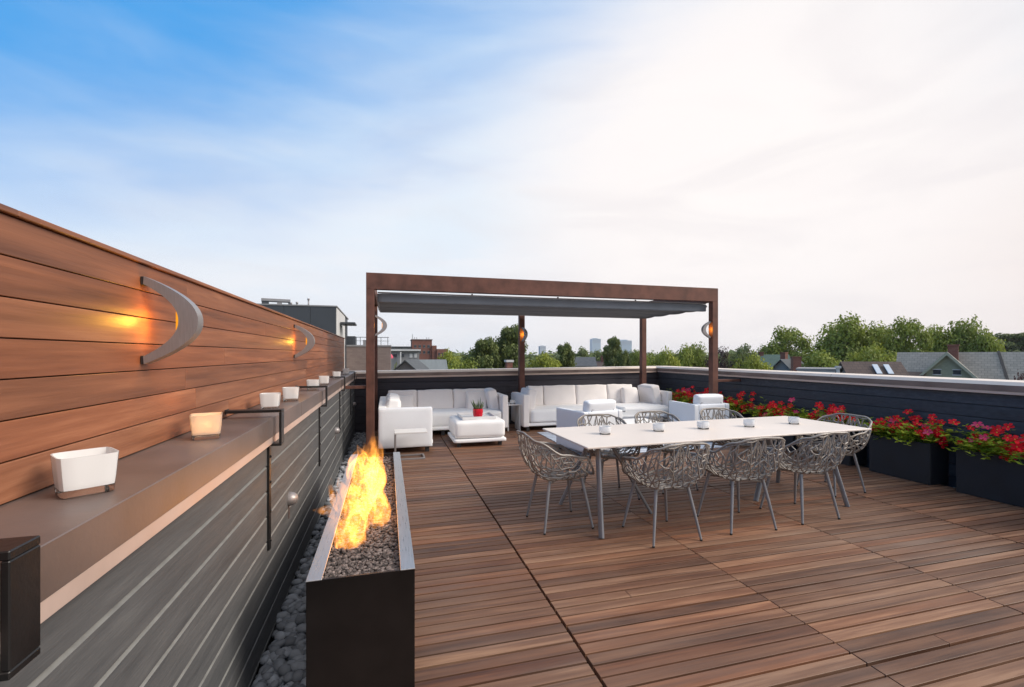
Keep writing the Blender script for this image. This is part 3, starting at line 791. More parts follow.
make_armchair('white armchair turned slightly askew, seen from behind in front of the long sofa', (3.02, 6.50, 0), rad(12))
make_armchair('white armchair seen from behind beside the red flowers and right pergola post', (5.30, 6.88, 0), rad(0), .70, .72)

# coffee table, side table, C table, rug
ct = thing('coffee_table', 'low white coffee table in front of the long sofa', 'table', (4.37, 7.62, 0))
m = MB(); m.box(-.48, .48, -.40, .40, .385, .42, .006); m.build('tabletop', M['wmetal'], ct)
for sx in (-1, 1):
    for sy in (-1, 1):
        m = MB(); m.box(sx * .44 - .02, sx * .44 + .02, sy * .36 - .02, sy * .36 + .02, .008, .3845, .002); m.build('leg', M['alu'], ct)
st = thing('side_table', 'small white side table holding a candle between the two sofas', 'table', (2.41, 8.78, 0))
m = MB(); m.box(-.145, .145, -.20, .20, .50, .525, .004); m.build('tabletop', M['wmetal'], st)
for sx in (-1, 1):
    m = MB(); m.box(sx * .12 - .012, sx * .12 + .012, -.17, .17, 0, .4995, .002); m.build('leg', M['wmetal'], st)
cs = thing('side_table', 'low white C shaped side table in front of the sofa arm', 'table', (.33, 6.76, 0))
m = MB(); m.box(-.23, .23, -.16, .16, .375, .398, .003); m.build('tabletop', M['wmetal'], cs)
m = MB(); m.box(-.229, -.205, -.15, .15, .025, .3745, .002); m.build('leg', M['alu'], cs)
m = MB()
for (x0, x1, y0, y1) in ((-.229, .20, -.15, -.125), (-.229, .20, .125, .15), (.175, .20, -.1245, .1245)): m.box(x0, x1, y0, y1, .001, .024, .002)
m.build('floor_frame', M['alu'], cs)
m = MB(); m.box(2.78, 5.6, 6.18, 8.3, .002, .008); tag(m.build('rug', M['rug']), 'pale blue striped outdoor rug under the armchairs', 'rug')

# ------------------------------------------------------------------ dining table
DT = thing('dining_table', 'long cream topped dining table on splayed grey legs', 'table', (3.17, 3.98, 0), rad(1.9))
ml = Matrix.Translation((-3.17, -3.98, 0)); mi = (Matrix.Translation((3.17, 3.98, 0)) @ Matrix.Rotation(rad(1.9), 4, 'Z')).inverted()
m = MB(); m.box(-1.61, 1.61, -.51, .51, .724, .74, .003); m.build('tabletop', M['tabletop'], DT)
m = MB(); m.box(-1.56, 1.56, -.40, -.36, .700, .7235, .002); m.box(-1.56, 1.56, .36, .40, .700, .7235, .002); m.box(-1.25, -1.20, -.3595, .3595, .700, .7235, .002); m.box(1.20, 1.25, -.3595, .3595, .700, .7235, .002)
m.build('frame', M['taupe'], DT)
def tleg(foot, top, w0=.030, w1=.024):
    m = MB(); m.xf = mi
    f = Vector(foot); t_ = Vector(top)
    m.tube([f, f.lerp(t_, .5), t_], [w1, (w0 + w1) / 2 - .002, w0], 10, flat=.6)
    m.build('leg', M['tgrey'], DT, smooth=True, auto=50)
tleg((1.69, 3.39, 0), (1.76, 3.60, .70), .034, .034); tleg((1.67, 4.26, 0), (1.95, 4.12, .70)); tleg((2.41, 3.80, 0), (2.02, 3.92, .70))
tleg((4.38, 3.45, 0), (4.32, 3.65, .70)); tleg((4.42, 4.32, 0), (4.30, 4.15, .70), .032, .026); tleg((3.64, 3.83, 0), (4.0, 3.98, .70), .034, .026)

# ------------------------------------------------------------------ woven lattice chairs
def chair_surface(x, y):
    """disk (x,y) -> 3-D shell; +x is the front of the chair"""
    v = min(1., math.hypot(x, y)); ph = math.atan2(y, x)      # 0 = front
    a = abs(ph) / PI                                             # 0 front .. 1 back
    def lerp(keys):
        for (a0, q0), (a1, q1) in zip(keys, keys[1:]):
            if a <= a1:
                t = (a - a0) / (a1 - a0); t = t * t * (3 - 2 * t); return q0 + (q1 - q0) * t
        return keys[-1][1]
    zr = lerp([(0, .44), (.20, .46), (.36, .63), (.58, .665), (.76, .775), (.86, .81), (1, .815)])
    rx = lerp([(0, .235), (.25, .285), (.5, .295), (.8, .325), (1, .285)])
    zs = .438
    sq = 3.0; ca, sa = math.cos(ph), math.sin(ph); k = (abs(ca) ** sq + abs(sa) ** sq) ** (-1 / sq)
    t = v * PI / 2
    gg = math.sin(t) ** .95; ww = max(0., (v - .42) / .58) ** 1.55
    rr = rx * gg
    X = ca * k * rr; Yy = sa * k * rr * .98
    if ph != 0 and a > .5: X -= .045 * ww * (a - .5) * 2
    dip = .018 * (1 - (v / .5) ** 2) if v < .5 else 0
    return Vector((X - .0, Yy, zs - dip + (zr - zs) * ww + .0))
def lattice():
    q = random.Random(21); P2 = []; P3 = []; tries = 0
    while tries < 24000 and len(P2) < 300:
        tries += 1
        v = math.sqrt(q.random()) * 1.0; ph = q.uniform(-PI, PI)
        x, y = v * math.cos(ph), v * math.sin(ph); p = chair_surface(x, y)
        if all((p - o).length > .043 for o in P3): P2.append((x, y)); P3.append(p)
    res = delaunay_2d_cdt([Vector(p) for p in P2], [], [], 0, 1e-6)
    vs, es, fs = res[0], res[1], res[2]
    cen = [sum((vs[i] for i in f), Vector((0, 0))) / len(f) for f in fs]
    e2f = {}
    for fi, f in enumerate(fs):
        for k in range(len(f)):
            e = tuple(sorted((f[k], f[(k + 1) % len(f)]))); e2f.setdefault(e, []).append(fi)
    segs = [];
    for e, ff in e2f.items():
        if q.random() < .72: segs.append((vs[e[0]], vs[e[1]]))
        if len(ff) == 1:
            mid = vs[e[0]]; segs.append((mid, mid.normalized() * .998))
    return segs
SEG = lattice()
def make_chair(label, loc, rz):
    t = thing('lattice_armchair', label, 'chair', loc, rz, 'woven lattice dining chairs round the long table')
    m = MB(); q = random.Random(4)
    for a, b in SEG:
        pa = chair_surface(a.x, a.y); pb_ = chair_surface(b.x, b.y); mid2 = (a + b) / 2; pm = chair_surface(mid2.x, mid2.y)
        if (pa - pb_).length < .004: continue
        rr_ = q.uniform(.0048, .0085)
        m.tube([pa, pm, pb_], [rr_, rr_ * .85, rr_], 5, cap=False)
    m.build('lattice_shell', M['taupe'], t, smooth=True)
    rim = [chair_surface(math.cos(2 * PI * k / 72), math.sin(2 * PI * k / 72)) for k in range(72)]
    m = MB(); m.tube(rim, .0095, 8, closed=True); m.build('rim', M['taupe'], t, smooth=True)
    m = MB()
    for (a0, b0) in (((.17, .16), (-.15, -.15)), ((.17, -.16), (-.15, .15))):
        m.tube([(a0[0], a0[1], .400), (0, 0, .395), (b0[0], b0[1], .400)], .010, 8)
    m.build('underframe', M['taupe'], t, smooth=True)
    for sx, sy in ((1, 1), (1, -1), (-1, 1), (-1, -1)):
        m = MB(); m.tube([(sx * .15, sy * .15, .425), (sx * .19, sy * .19, .2), (sx * .222, sy * .222, .012)], [.0145, .0125, .0095], 10)
        lg = m.build('leg', M['tgrey'], t, smooth=True, auto=50)
        m = MB(); m.tube([(sx * .222, sy * .222, .0115), (sx * .2235, sy * .2235, 0)], .0105, 10); m.build('foot_cap', M['rubber'], lg)
    return t
chair = make_chair('lattice chair at the left head of the dining table', (1.48, 3.81, 0), rad(2))
for l, x, y, a in (
    ('lattice chair on the near side of the table, leftmost, beside the grey table leg', 2.21, 3.345, 92),
    ('middle of the three lattice chairs on the near side of the table', 2.99, 3.38, 88),
    ('rightmost of the three lattice chairs on the near side of the table', 3.74, 3.42, 93),
    ('lattice chair at the right head of the dining table in front of the flower planters', 4.76, 3.95, 183),
    ('leftmost lattice chair on the far side of the table, before the askew armchair', 2.30, 4.42, 268),
    ('middle lattice chair on the far side of the table', 3.08, 4.52, 272),
    ('rightmost lattice chair on the far side of the table, before the right armchair', 4.02, 4.58, 269)):
    clone(chair, l, (x, y, 0), rad(a))

# ------------------------------------------------------------------ candle holders
def make_holder(label, loc, rz, w, h, lit=False, group='frosted square candle holders along the ledge', cat='candle holder'):
    t = thing('candle_holder', label, cat, loc, rz, group)
    m = MB(); a = w / 2
    prof = [(a * .88, h * .20), (a * .92, h * .4), (a * 1.0, h), (a * .955, h), (a * .88, h * .42), (a * .80, h * .26)]
    m.lathe(prof, 32, sq=7.); m.build('frosted_cup', M['frost_lit' if lit else 'frost'], t, smooth=True, auto=30)
    m = MB(); m.lathe([(a * .82, 0), (a * .87, h * .03), (a * .885, h * .198)], 32, sq=7.); m.build('glass_base', M['clear'], t, smooth=True, auto=30)
    m = MB(); m.lathe([(a * .38, h * .27), (a * .38, h * .48), (a * .3, h * .49)], 16); m.build('candle', M['wax'], t, smooth=True, auto=40)
    if lit:
        m = MB(); m.lathe([(.001, h * .5), (.006, h * .56), (.005, h * .63), (.0005, h * .76)], 10); m.build('candle_flame', M['candleflame'], t, smooth=True)
        ld = bpy.data.lights.new('candle_glow', 'POINT'); ld.energy = .45; ld.color = (1., .52, .18); ld.shadow_soft_size = .008
        lo = bpy.data.objects.new('candle_glow', ld); COL.objects.link(lo); lo.parent = t; lo.location = (0, 0, h * .65)
    return t
HL = [
 ('largest unlit frosted square candle holder, nearest on the ledge', (-.73, 1.385), .116, .098, False, 38),
 ('lit frosted candle holder glowing warm orange on the ledge', (-.72, 2.15), .112, .098, True, 16),
 ('third candle holder on the ledge, just past the glowing one', (-.71, 3.17), .112, .10, False, 4),
 ('fourth candle holder on the ledge, below the far crescent sconce', (-.69, 3.70), .112, .10, False, 6),
 ('fifth candle holder on the ledge, past the second visible bracket', (-.69, 4.75), .112, .10, False, 2),
 ('sixth candle holder along the ledge', (-.69, 5.55), .112, .10, False, 5),
 ('seventh candle holder along the ledge', (-.69, 6.9), .112, .10, False, 3),
 ('last and farthest candle holder on the ledge', (-.69, 8.4), .112, .10, False, 3)]
for l, (x, y), w, h, lit, a in HL: make_holder(l, (x, y, 1.1555), rad(a), w, h, lit)
def round_holder(label, loc, group):
    t = thing('tea_light_bowl', label, 'candle holder', loc, R.uniform(0, 3), group)
    m = MB(); m.lathe([(.047, .012), (.055, .022), (.056, .055), (.053, .074), (.048, .074), (.050, .053), (.049, .03), (.040, .022)], 28, sq=2.8); m.build('frosted_cup', M['frost'], t, smooth=True, auto=40)
    m = MB(); m.lathe([(.046, 0), (.050, .003), (.049, .0115)], 28, sq=2.8); m.build('glass_base', M['clear'], t, smooth=True, auto=40)
    return t
for l, x, y in (('white glass bowl nearest the left end of the dining table', 2.01, 3.96), ('second white glass bowl from the left on the dining table', 2.60, 3.97),
                ('middle one of five white glass bowls on the dining table', 3.12, 3.97), ('fourth white glass bowl from the left on the dining table', 3.68, 3.96),
                ('white glass bowl nearest the right end of the dining table', 4.30, 3.99)):
    round_holder(l, (x, y, .7403), 'white glass bowls along the dining table')
round_holder('white glass candle bowl on the side table between the sofas', (2.40, 8.68, .5253), 'white glass bowls on the lounge tables')
round_holder('white glass candle bowl on the low coffee table', (4.30, 7.75, .4203), 'white glass bowls on the lounge tables')

# ------------------------------------------------------------------ flower planters
def blossom_mesh(mat, seed):
    m = MB(); q = random.Random(seed); r = (q.random(), q.random(), 0)
    for k in range(5):
        a = 2 * PI * k / 5 + q.uniform(-.1, .1); w = .62
        c = [(0, 0, 0), (.020 * math.cos(a - w), .020 * math.sin(a - w), .010), (.036 * math.cos(a - w * .55), .036 * math.sin(a - w * .55), .012), (.040 * math.cos(a), .040 * math.sin(a), .007),
             (.036 * math.cos(a + w * .55), .036 * math.sin(a + w * .55), .012), (.020 * math.cos(a + w), .020 * math.sin(a + w), .010)]
        m.m = 0; rr_ = (q.random(), q.random(), 0)
        i0 = [m.vert(p) for p in c]; m.face(i0[:4], rr_); m.face([i0[0], i0[3], i0[4], i0[5]], rr_)
    m.m = 1; m.blob((0, 0, .006), .005, .005, .005, 5, 4)
    o = m.build('blossom', [mat, M['pollen']]); me = o.data; bpy.data.objects.remove(o); return me
BL = [blossom_mesh(M['petal'], 1), blossom_mesh(M['petal'], 2), blossom_mesh(M['petal_pink'], 3)]
def leafquad(m, p, d, up, l, w, r):
    d = d.normalized(); sd = d.cross(up)
    if sd.length < 1e-4: sd = d.orthogonal()
    sd = sd.normalized() * w; 
    a = m.vert(p); b_ = m.vert(p + d * l * .5 + sd); c = m.vert(p + d * l); e = m.vert(p + d * l * .5 - sd)
    m.face((a, b_, c, e), r)
def make_planter(label, yc, L, seed, nb, lush=1.):
    t = thing('flower_planter', label, 'planter', (6.15, yc, 0), 0, 'charcoal planters of red flowers along the right parapet')
    x0, x1, y0, y1, H = -.155, .155, -L / 2, L / 2, .475; w = .018
    m = MB()
    m.box(x0, x0 + w, y0, y1, 0.001, H, .004); m.box(x1 - w, x1, y0, y1, 0.001, H, .004); m.box(x0 + w + .0005, x1 - w - .0005, y0, y0 + w, .001, H, .004); m.box(x0 + w + .0005, x1 - w - .0005, y1 - w, y1, .001, H, .004)
    m.build('planter_box', M['planter'], t)
    m = MB(); m.box(x0 + w + .001, x1 - w - .001, y0 + w + .001, y1 - w - .001, .3, H - .035); m.build('soil', M['soil'], t)
    q = random.Random(seed); m = MB(); tips = []
    for i in range(int(300 * L * lush)):
        bx = q.uniform(x0 + .03, x1 - .03); by = q.uniform(y0 + .03, y1 - .03)
        p = Vector((bx, by, H - .04)); out = Vector((bx * 1.6 + q.uniform(-.35, .35), (by) * .30 + q.uniform(-.35, .35), 1.)); 
        l = q.uniform(.13, .38) * lush; n = 5; path = [p.copy()]
        for k in range(n):
            out.z -= q.uniform(.05, .42); out.x += q.uniform(-.25, .2); out.y += q.uniform(-.25, .25); d = out.normalized(); p = p + d * l / n; path.append(p.copy())
            sh = q.random()
            for kk in range(3):
                a = q.uniform(0, 2 * PI); dd = Vector((math.cos(a), math.sin(a), q.uniform(-.2, .7)))
                leafquad(m, p, dd, Vector((q.uniform(-.4, .4), q.uniform(-.4, .4), 1)), q.uniform(.04, .07), q.uniform(.012, .020), (min(1, .25 * q.random() + .75 * (k / n) * sh + .1), 0, 0))
        m.tube(path, .0018, 3, cap=False, r=(.2, 0, 0)); tips.append((p, out.normalized()))
    m.build('foliage', M['leaf_plant'], t)
    # most blossoms face the light, in clusters
    cl = [Vector((q.uniform(-.14, .08), q.uniform(y0, y1), 0)) for _ in range(max(3, int(L * 8)))]
    tips.sort(key=lambda e: min((Vector((e[0].x, e[0].y, 0)) - c).length for c in cl) - .18 * (e[0].z - H) + q.uniform(0, .07))
    for p, d in tips[:int(nb * 2.0)]:
        o = bpy.data.objects.new('blossom', q.choice(BL[:2] + BL[:2] + BL)); COL.objects.link(o); o.parent = t
        o.location = p + Vector((q.uniform(-.05, 0), 0, q.uniform(.005, .04)))
        dirv = Vector((-.55 + q.uniform(-.4, .3), -.35 + q.uniform(-.4, .4), .75)).normalized()
        o.rotation_mode = 'QUATERNION'; o.rotation_quaternion = dirv.to_track_quat('Z', 'Y'); s_ = q.uniform(.95, 1.5); o.scale = (s_, s_, s_)
    return t
make_planter('charcoal planter of red flowers nearest the viewer, cut by the right edge of the photo', 3.07, .88, 1, 46)
make_planter('charcoal planter of red flowers second from the right edge, its dark side face showing', 4.10, .68, 2, 36)
make_planter('planter of red flowers partly hidden behind the right head dining chair', 5.05, .70, 3, 46)
make_planter('planter of red flowers behind the right end of the dining table top', 5.98, .80, 4, 54)
make_planter('planter of red flowers just right of the right pergola post', 6.98, .66, 5, 36)
make_planter('farthest planter of red flowers, between the long sofa and the right armchair', 8.2, 1.25, 6, 84, 1.08)

# ------------------------------------------------------------------ the town beyond
GZ = -11.0
def site(px, depth):
    u = (px - 512) / FPX
    return (depth * (u * RT[0] + FW[0]), depth * (u * RT[1] + FW[1]))
def face_ang(px): # rotation that turns local +y away from the terrace
    u = (px - 512) / FPX; x = u * RT[0] + FW[0]; y = u * RT[1] + FW[1]
    return math.atan2(y, x) - PI / 2
def zat(py, depth): return CAMZ + (354.5 - py) * depth / FPX

def tree_meshes(kind, h, w, seed, leaf=.34, nleaf=5200):
    q = random.Random(seed); tk = MB(); cr = MB()
    r0 = .030 * h; ch = h * (.70 if kind != 'cone' else .86); cb = h - ch
    top = Vector((q.uniform(-.3, .3), q.uniform(-.3, .3), h * .86))
    tk.tube([(0, 0, -.3), (0.05, 0, h * .2), (.1, .1, h * .45), top], [r0, r0 * .75, r0 * .5, r0 * .08], 8)
    lobes = []
    if kind == 'cone':
        n = 30
        for i in range(n):
            f = i / n; z = cb + ch * f; rr_ = w / 2 * (1 - f) ** .75 * q.uniform(.55, .8); a = q.uniform(0, 2 * PI)
            lobes.append((Vector((math.cos(a) * rr_ * .75, math.sin(a) * rr_ * .75, z)), Vector((w * .20 * (1.15 - f), w * .20 * (1.15 - f), h * .075))))
        lobes.append((Vector((0, 0, h * .95)), Vector((w * .07, w * .07, h * .07))))
    else:
        n = 40 if kind == 'dome' else 38
        for i in range(n):
            a = q.uniform(0, 2 * PI); e = math.asin(q.uniform(-.35, 1)); k = q.uniform(.45, .95)
            c = Vector((math.cos(a) * math.cos(e) * w * .40 * k, math.sin(a) * math.cos(e) * w * .40 * k, cb + ch * .42 + math.sin(e) * ch * .47 * k))
            s_ = q.uniform(.12, .21) * w
            if kind == 'tall': s_ *= .85
            lobes.append((c, Vector((s_, s_, s_ * q.uniform(.55, .85)))))
        for i in range(5): lobes.append((Vector((q.uniform(-.1, .1) * w, q.uniform(-.1, .1) * w, cb + ch * q.uniform(.3, .65))), Vector((w * .22, w * .22, ch * .18))))
    for c, s_ in lobes[::3]:
        tk.tube([(0, 0, max(h * .15, c.z - ch * .45)), (c.x * .5, c.y * .5, c.z - s_.z * .9), tuple(c)], [r0 * .32, r0 * .18, r0 * .06], 5)
    per = max(40, nleaf // len(lobes))
    for c, s_ in lobes:
        tone = q.uniform(0, .55)
        for k in range(per):
            d = Vector((q.gauss(0, 1), q.gauss(0, 1), q.gauss(0, 1))).normalized(); rad_ = q.random() ** .45 * (1 + .22 * noise.noise(d * 2.3 + c))
            p = c + Vector((d.x * s_.x, d.y * s_.y, d.z * s_.z)) * rad_
            nrm = (d + Vector((q.uniform(-.9, .9), q.uniform(-.9, .9), q.uniform(-.4, 1.0)))).normalized()
            u = nrm.orthogonal().normalized(); v = nrm.cross(u); a = q.uniform(0, PI); u, v = u * math.cos(a) + v * math.sin(a), v * math.cos(a) - u * math.sin(a)
            l = leaf * q.uniform(.6, 1.25); ww = l * q.uniform(.5, .8)
            tn = min(1, max(0, tone + q.uniform(0, .45)))
            i0 = [cr.vert(p + u * l * .5), cr.vert(p + v * ww * .5 + nrm * l * .08), cr.vert(p - u * l * .5), cr.vert(p - v * ww * .5 + nrm * l * .08)]
            cr.face(i0, (tn, q.random(), 0))
    return tk, cr
TM = {}
def base_tree(key, kind, mat, seed, h=14., w=9., leaf=.34, nleaf=5200):
    tk, cr = tree_meshes(kind, h, w, seed, leaf, nleaf)
    a = tk.build('trunk', M['bark']); b_ = cr.build('crown', M[mat]); TM[key] = (a.data, b_.data, h, w)
    bpy.data.objects.remove(a); bpy.data.objects.remove(b_)
base_tree('big', 'dome', 'leaf_mid', 1, 16, 13, .46, 17000)
base_tree('big2', 'dome', 'leaf_mid', 2, 16, 12, .46, 15000)
base_tree('light', 'dome', 'leaf_light', 3, 13, 11, .42, 12000)
base_tree('tall', 'tall', 'leaf_dark', 4, 17, 9, .42, 14000)
base_tree('mid', 'dome', 'leaf_mid', 5, 13, 9, .42, 10000)
base_tree('cone', 'cone', 'leaf_dark', 6, 15, 7, .34, 8000)
base_tree('far', 'dome', 'leaf_far', 7, 14, 11, .6, 4000)
base_tree('purple', 'dome', 'leaf_purple', 8, 13, 9, .34, 7500)
base_tree('red', 'dome', 'leaf_red', 9, 11, 6, .22, 7500)
def tree(name, key, px, top, width, depth, label, rz=None, group=None):
    x, y = site(px, depth); ht = (zat(top, depth) - GZ) * 1.05; wm = width * depth / FPX
    tkd, crd, h, w = TM[key]
    t = thing(name, label, 'tree', (x, y, GZ), R.uniform(0, 6.28) if rz is None else rz, group)
    sz = ht / h; sx = wm / w
    for nm, dat in (('trunk', tkd), ('crown', crd)):
        o = bpy.data.objects.new(nm, dat); COL.objects.link(o); o.parent = t; o.scale = (sx, sx, sz)
G1 = 'trees seen through the pergola'; G2 = 'trees beyond the right parapet'
TREES = [
 ('shrub_tree', 'light', 397, 361, 22, 40, 'small yellow green tree by the taupe brick wall behind the left pergola post', G1),
 ('leafy_tree', 'light', 449, 347, 36, 70, 'rounded light green tree right of the red brick building', G1),
 ('leafy_tree', 'far', 474, 350, 34, 110, 'pale distant tree low between the rounded tree and the tall dark tree', G1),
 ('tall_tree', 'tall', 482, 330, 44, 58, 'left shoulder of the tall dark tree pair left of the middle pergola post', G1),
 ('tall_tree', 'tall', 508, 317, 46, 60, 'tallest dark green tree right behind the middle pergola post', G1),
 ('leafy_tree', 'mid', 462, 354, 44, 52, 'low bushy tree in front of the tall dark trees above the rear parapet', G1),
 ('leafy_tree', 'light', 545, 349, 46, 60, 'yellow green tree right of the middle pergola post', G1),
 ('conifer', 'tall', 566, 337, 30, 68, 'pointed dark conifer above the left part of the long sofa', G1),
 ('leafy_tree', 'far', 583, 346, 26, 150, 'hazy distant tree just right of the pointed dark conifer', G1),
 ('conifer', 'tall', 612, 331, 26, 85, 'dark rounded evergreen standing between the blue towers', G1),
 ('conifer', 'tall', 624, 344, 22, 60, 'small dark conifer below the right blue tower', G1),
 ('leafy_tree', 'far', 598, 349, 30, 120, 'low green tree in front of the left blue tower', G1),
 ('leafy_tree', 'mid', 638, 347, 30, 90, 'mid green tree left behind the right rear pergola post', G1),
 ('leafy_tree', 'light', 664, 345, 40, 60, 'light green tree right of the right rear pergola post', G2),
 ('leafy_tree', 'mid', 692, 339, 40, 66, 'mid green tree just left of the right front pergola post', G2),
 ('purple_tree', 'purple', 722, 343, 38, 52, 'dark purple leaved tree right behind the right front pergola post', G2),
 ('leafy_tree', 'light', 752, 349, 44, 50, 'low yellow green tree right of the purple tree', G2),
 ('leafy_tree', 'far', 744, 343, 34, 120, 'distant tree above the yellow green tree right of the pergola', G2),
 ('broad_tree', 'big2', 786, 327, 56, 75, 'broad rounded tree above the green gabled roof', G2),
 ('broad_tree', 'big', 846, 311, 76, 66, 'tallest and broadest tree beyond the right parapet', G2),
 ('leafy_tree', 'mid', 822, 346, 56, 52, 'lower tree in front of the tallest broad tree, left of the brown roof', G2),
 ('leafy_tree', 'light', 873, 340, 60, 50, 'yellowish tree just behind the brown roof with skylights', G2),
 ('broad_tree', 'big2', 906, 318, 50, 62, 'tree behind the left end of the big grey shingle roof', G2),
 ('broad_tree', 'big', 950, 314, 64, 64, 'wide tree behind the brick chimney of the grey roof', G2),
 ('broad_tree', 'mid', 986, 325, 40, 60, 'tree behind the right end of the big grey shingle roof', G2),
 ('broad_tree', 'tall', 1016, 328, 66, 140, 'dark distant tree at the right edge of the photo', G2),
 ('red_tree', 'red', 1022, 350, 30, 24, 'dark red leaved tree in front of the grey roof at the right edge', G2),
 ('broad_tree', 'big2', 884, 326, 52, 70, 'tree between the tallest broad tree and the grey shingle roof', G2),
 ('broad_tree', 'big', 1100, 322, 70, 60, 'large tree beyond the right edge of the photo', G2),
]
for a in TREES: tree(a[0], a[1], a[2], a[3], a[4], a[5], a[6], group=a[7])

# far woods to the horizon
m = MB(); q = random.Random(9)
for i in range(2600):
    a = q.uniform(-PI, PI) if i % 5 == 0 else math.atan2(FW[1], FW[0]) + q.uniform(-1.15, 1.15)
    d = 130 + 420 * q.random(); hh = q.uniform(9.5, 14.5) + d * .004; w = q.uniform(5, 10)
    cx, cy = math.cos(a) * d, math.sin(a) * d; r0 = q.random()
    for k in range(26):
        dd = Vector((q.gauss(0, 1), q.gauss(0, 1), abs(q.gauss(0, 1)))).normalized()
        p = Vector((cx, cy, GZ + hh * .45)) + Vector((dd.x * w * .55, dd.y * w * .55, dd.z * hh * .55)) * q.uniform(.6, 1.)
        nrm = (dd + Vector((q.uniform(-.5, .5), q.uniform(-.5, .5), q.uniform(-.2, .6)))).normalized(); u = nrm.orthogonal().normalized(); v = nrm.cross(u); l = q.uniform(1.4, 2.8)
        m.face([m.vert(p + u * l * .6), m.vert(p + v * l * .5), m.vert(p - u * l * .6), m.vert(p - v * l * .5)], (min(1, r0 * .6 + q.uniform(0, .4)), 0, 0))
tag(m.build('far_woods', M['leaf_far']), 'far off band of green treetops along the horizon', 'woods', kind='stuff')

def roofed_house(label, px, depth, ridge_px_y, rw, rd, wallh_drop, roofm, wallm, rot=0., name='gabled_house', gable=None, group=None, chim=None):
    """house with ridge along local x. ridge height from the picture; eaves wallh_drop lower; local origin on the ground"""
    x, y = site(px, depth); zr = zat(ridge_px_y, depth) - GZ; ze = zr - wallh_drop
    t = thing(name, label, 'house', (x, y, GZ), face_ang(px) + rad(rot), group)
    m = MB(); m.box(-rw / 2, rw / 2, -rd / 2, rd / 2, -.2, ze)
    for s in (-1, 1):
        a = m.vert((s * rw / 2, -rd / 2, ze)); b_ = m.vert((s * rw / 2, rd / 2, ze)); c = m.vert((s * rw / 2, 0, zr - .12)); m.face((a, b_, c) if s > 0 else (a, c, b_))
    m.build('wall', M[wallm], t)
    m = MB(); ov = .35; sl = wallh_drop / (rd / 2); th = .12
    for s in (-1, 1):
        ye = s * (rd / 2 + ov); zee = zr - sl * (rd / 2 + ov)
        k = [m.vert(p) for p in ((-rw / 2 - ov, 0, zr), (rw / 2 + ov, 0, zr), (rw / 2 + ov, ye, zee), (-rw / 2 - ov, ye, zee), (-rw / 2 - ov, 0, zr - th), (rw / 2 + ov, 0, zr - th), (rw / 2 + ov, ye, zee - th), (-rw / 2 - ov, ye, zee - th))]
        for f in ((0, 1, 2, 3), (4, 7, 6, 5), (0, 3, 7, 4), (1, 5, 6, 2), (2, 6, 7, 3)): m.face([k[i] for i in (f if s > 0 else f[::-1])])
    rf = m.build('roof', M[roofm], t)
    for sx in (-1, 1):
        for i in range(max(2, int(rw // 2.6))):
            wx = -rw / 2 + (i + .5) * rw / max(2, int(rw // 2.6))
            if sx < 0:
                w_ = MB(); w_.box(wx - .45, wx + .45, -rd / 2 - .03, -rd / 2 - .005, ze - 1.9, ze - .7); w_.build('window', M['glass_dark'], t)
    if chim:
        cx, cy, cw, cz = chim
        c_ = MB(); c_.box(cx - cw / 2, cx + cw / 2, cy - cw / 2, cy + cw / 2, ze, zr + cz); c_.box(cx - cw / 2 - .05, cx + cw / 2 + .05, cy - cw / 2 - .05, cy + cw / 2 + .05, zr + cz + .002, zr + cz + .12); c_.build('chimney', M['brick'], rf)
    return t, zr, ze

# big grey shingle house, right
hx = 975
t, zr, ze = roofed_house('house with a large grey green shingle roof and a sage gable with two small windows', hx, 34, 352, 8.2, 9.0, 4.6, 'shin_grey', 'siding', rot=0, name='shingle_house', chim=(-1.15, -.9, .58, .45))
gw, gd, gh = 3.3, 2.3, 1.95     # gable dormer projecting toward the terrace
gx = -1.42; gy0 = -gd - .9
m = MB(); a = [m.vert(p) for p in ((gx - gw / 2, gy0, zr - gh), (gx + gw / 2, gy0, zr - gh), (gx, gy0, zr - .16))]; m.face(a)
m.box(gx - gw / 2, gx + gw / 2, gy0, gy0 + 1.5, ze - 1, zr - gh)
m.build('gable_wall', M['siding'], t)
m = MB(); ov = .28
for s in (-1, 1):
    p = [(gx, gy0 - .3, zr + .0), (gx, .0, zr + .0), (gx + s * (gw / 2 + ov), .0, zr - gh * (1 + ov / (gw / 2))), (gx + s * (gw / 2 + ov), gy0 - .3, zr - gh * (1 + ov / (gw / 2)))]
    k = [m.vert(v) for v in p] + [m.vert((v[0], v[1], v[2] - .10)) for v in p]
    for f in ((0, 3, 2, 1), (4, 5, 6, 7), (0, 4, 7, 3), (3, 7, 6, 2)): m.face([k[i] for i in f])
gr = m.build('gable_roof', M['shin_grey'], t)
for s in (-1, 1):
    m = MB(); k = [m.vert(v) for v in ((gx, gy0 - .33, zr + .02), (gx + s * (gw / 2 + ov), gy0 - .33, zr - gh * (1 + ov / (gw / 2)) + .02), (gx + s * (gw / 2 + ov), gy0 - .33, zr - gh * (1 + ov / (gw / 2)) - .22), (gx, gy0 - .33, zr - .24))]
    k += [m.vert(m.v[i] + Vector((0, .026, 0))) for i in k[:4]]
    for f in ((0, 1, 2, 3), (7, 6, 5, 4), (0, 4, 5, 1), (2, 6, 7, 3)): m.face([k[i] for i in f])
    m.build('gable_trim', M['sidetrim'], t)
for s in (-1, 1):
    m = MB(); cx = gx + s * .52; m.box(cx - .20, cx + .20, gy0 - .03, gy0 - .004, zr - 1.62, zr - 1.30); w_ = m.build('window', M['glass_dark'], t)
    m = MB(); m.box(cx - .24, cx + .24, gy0 - .045, gy0 - .003, zr - 1.298, zr - 1.24); m.box(cx - .24, cx + .24, gy0 - .045, gy0 - .003, zr - 1.68, zr - 1.622); m.build('window_frame', M['whitewall'], w_)
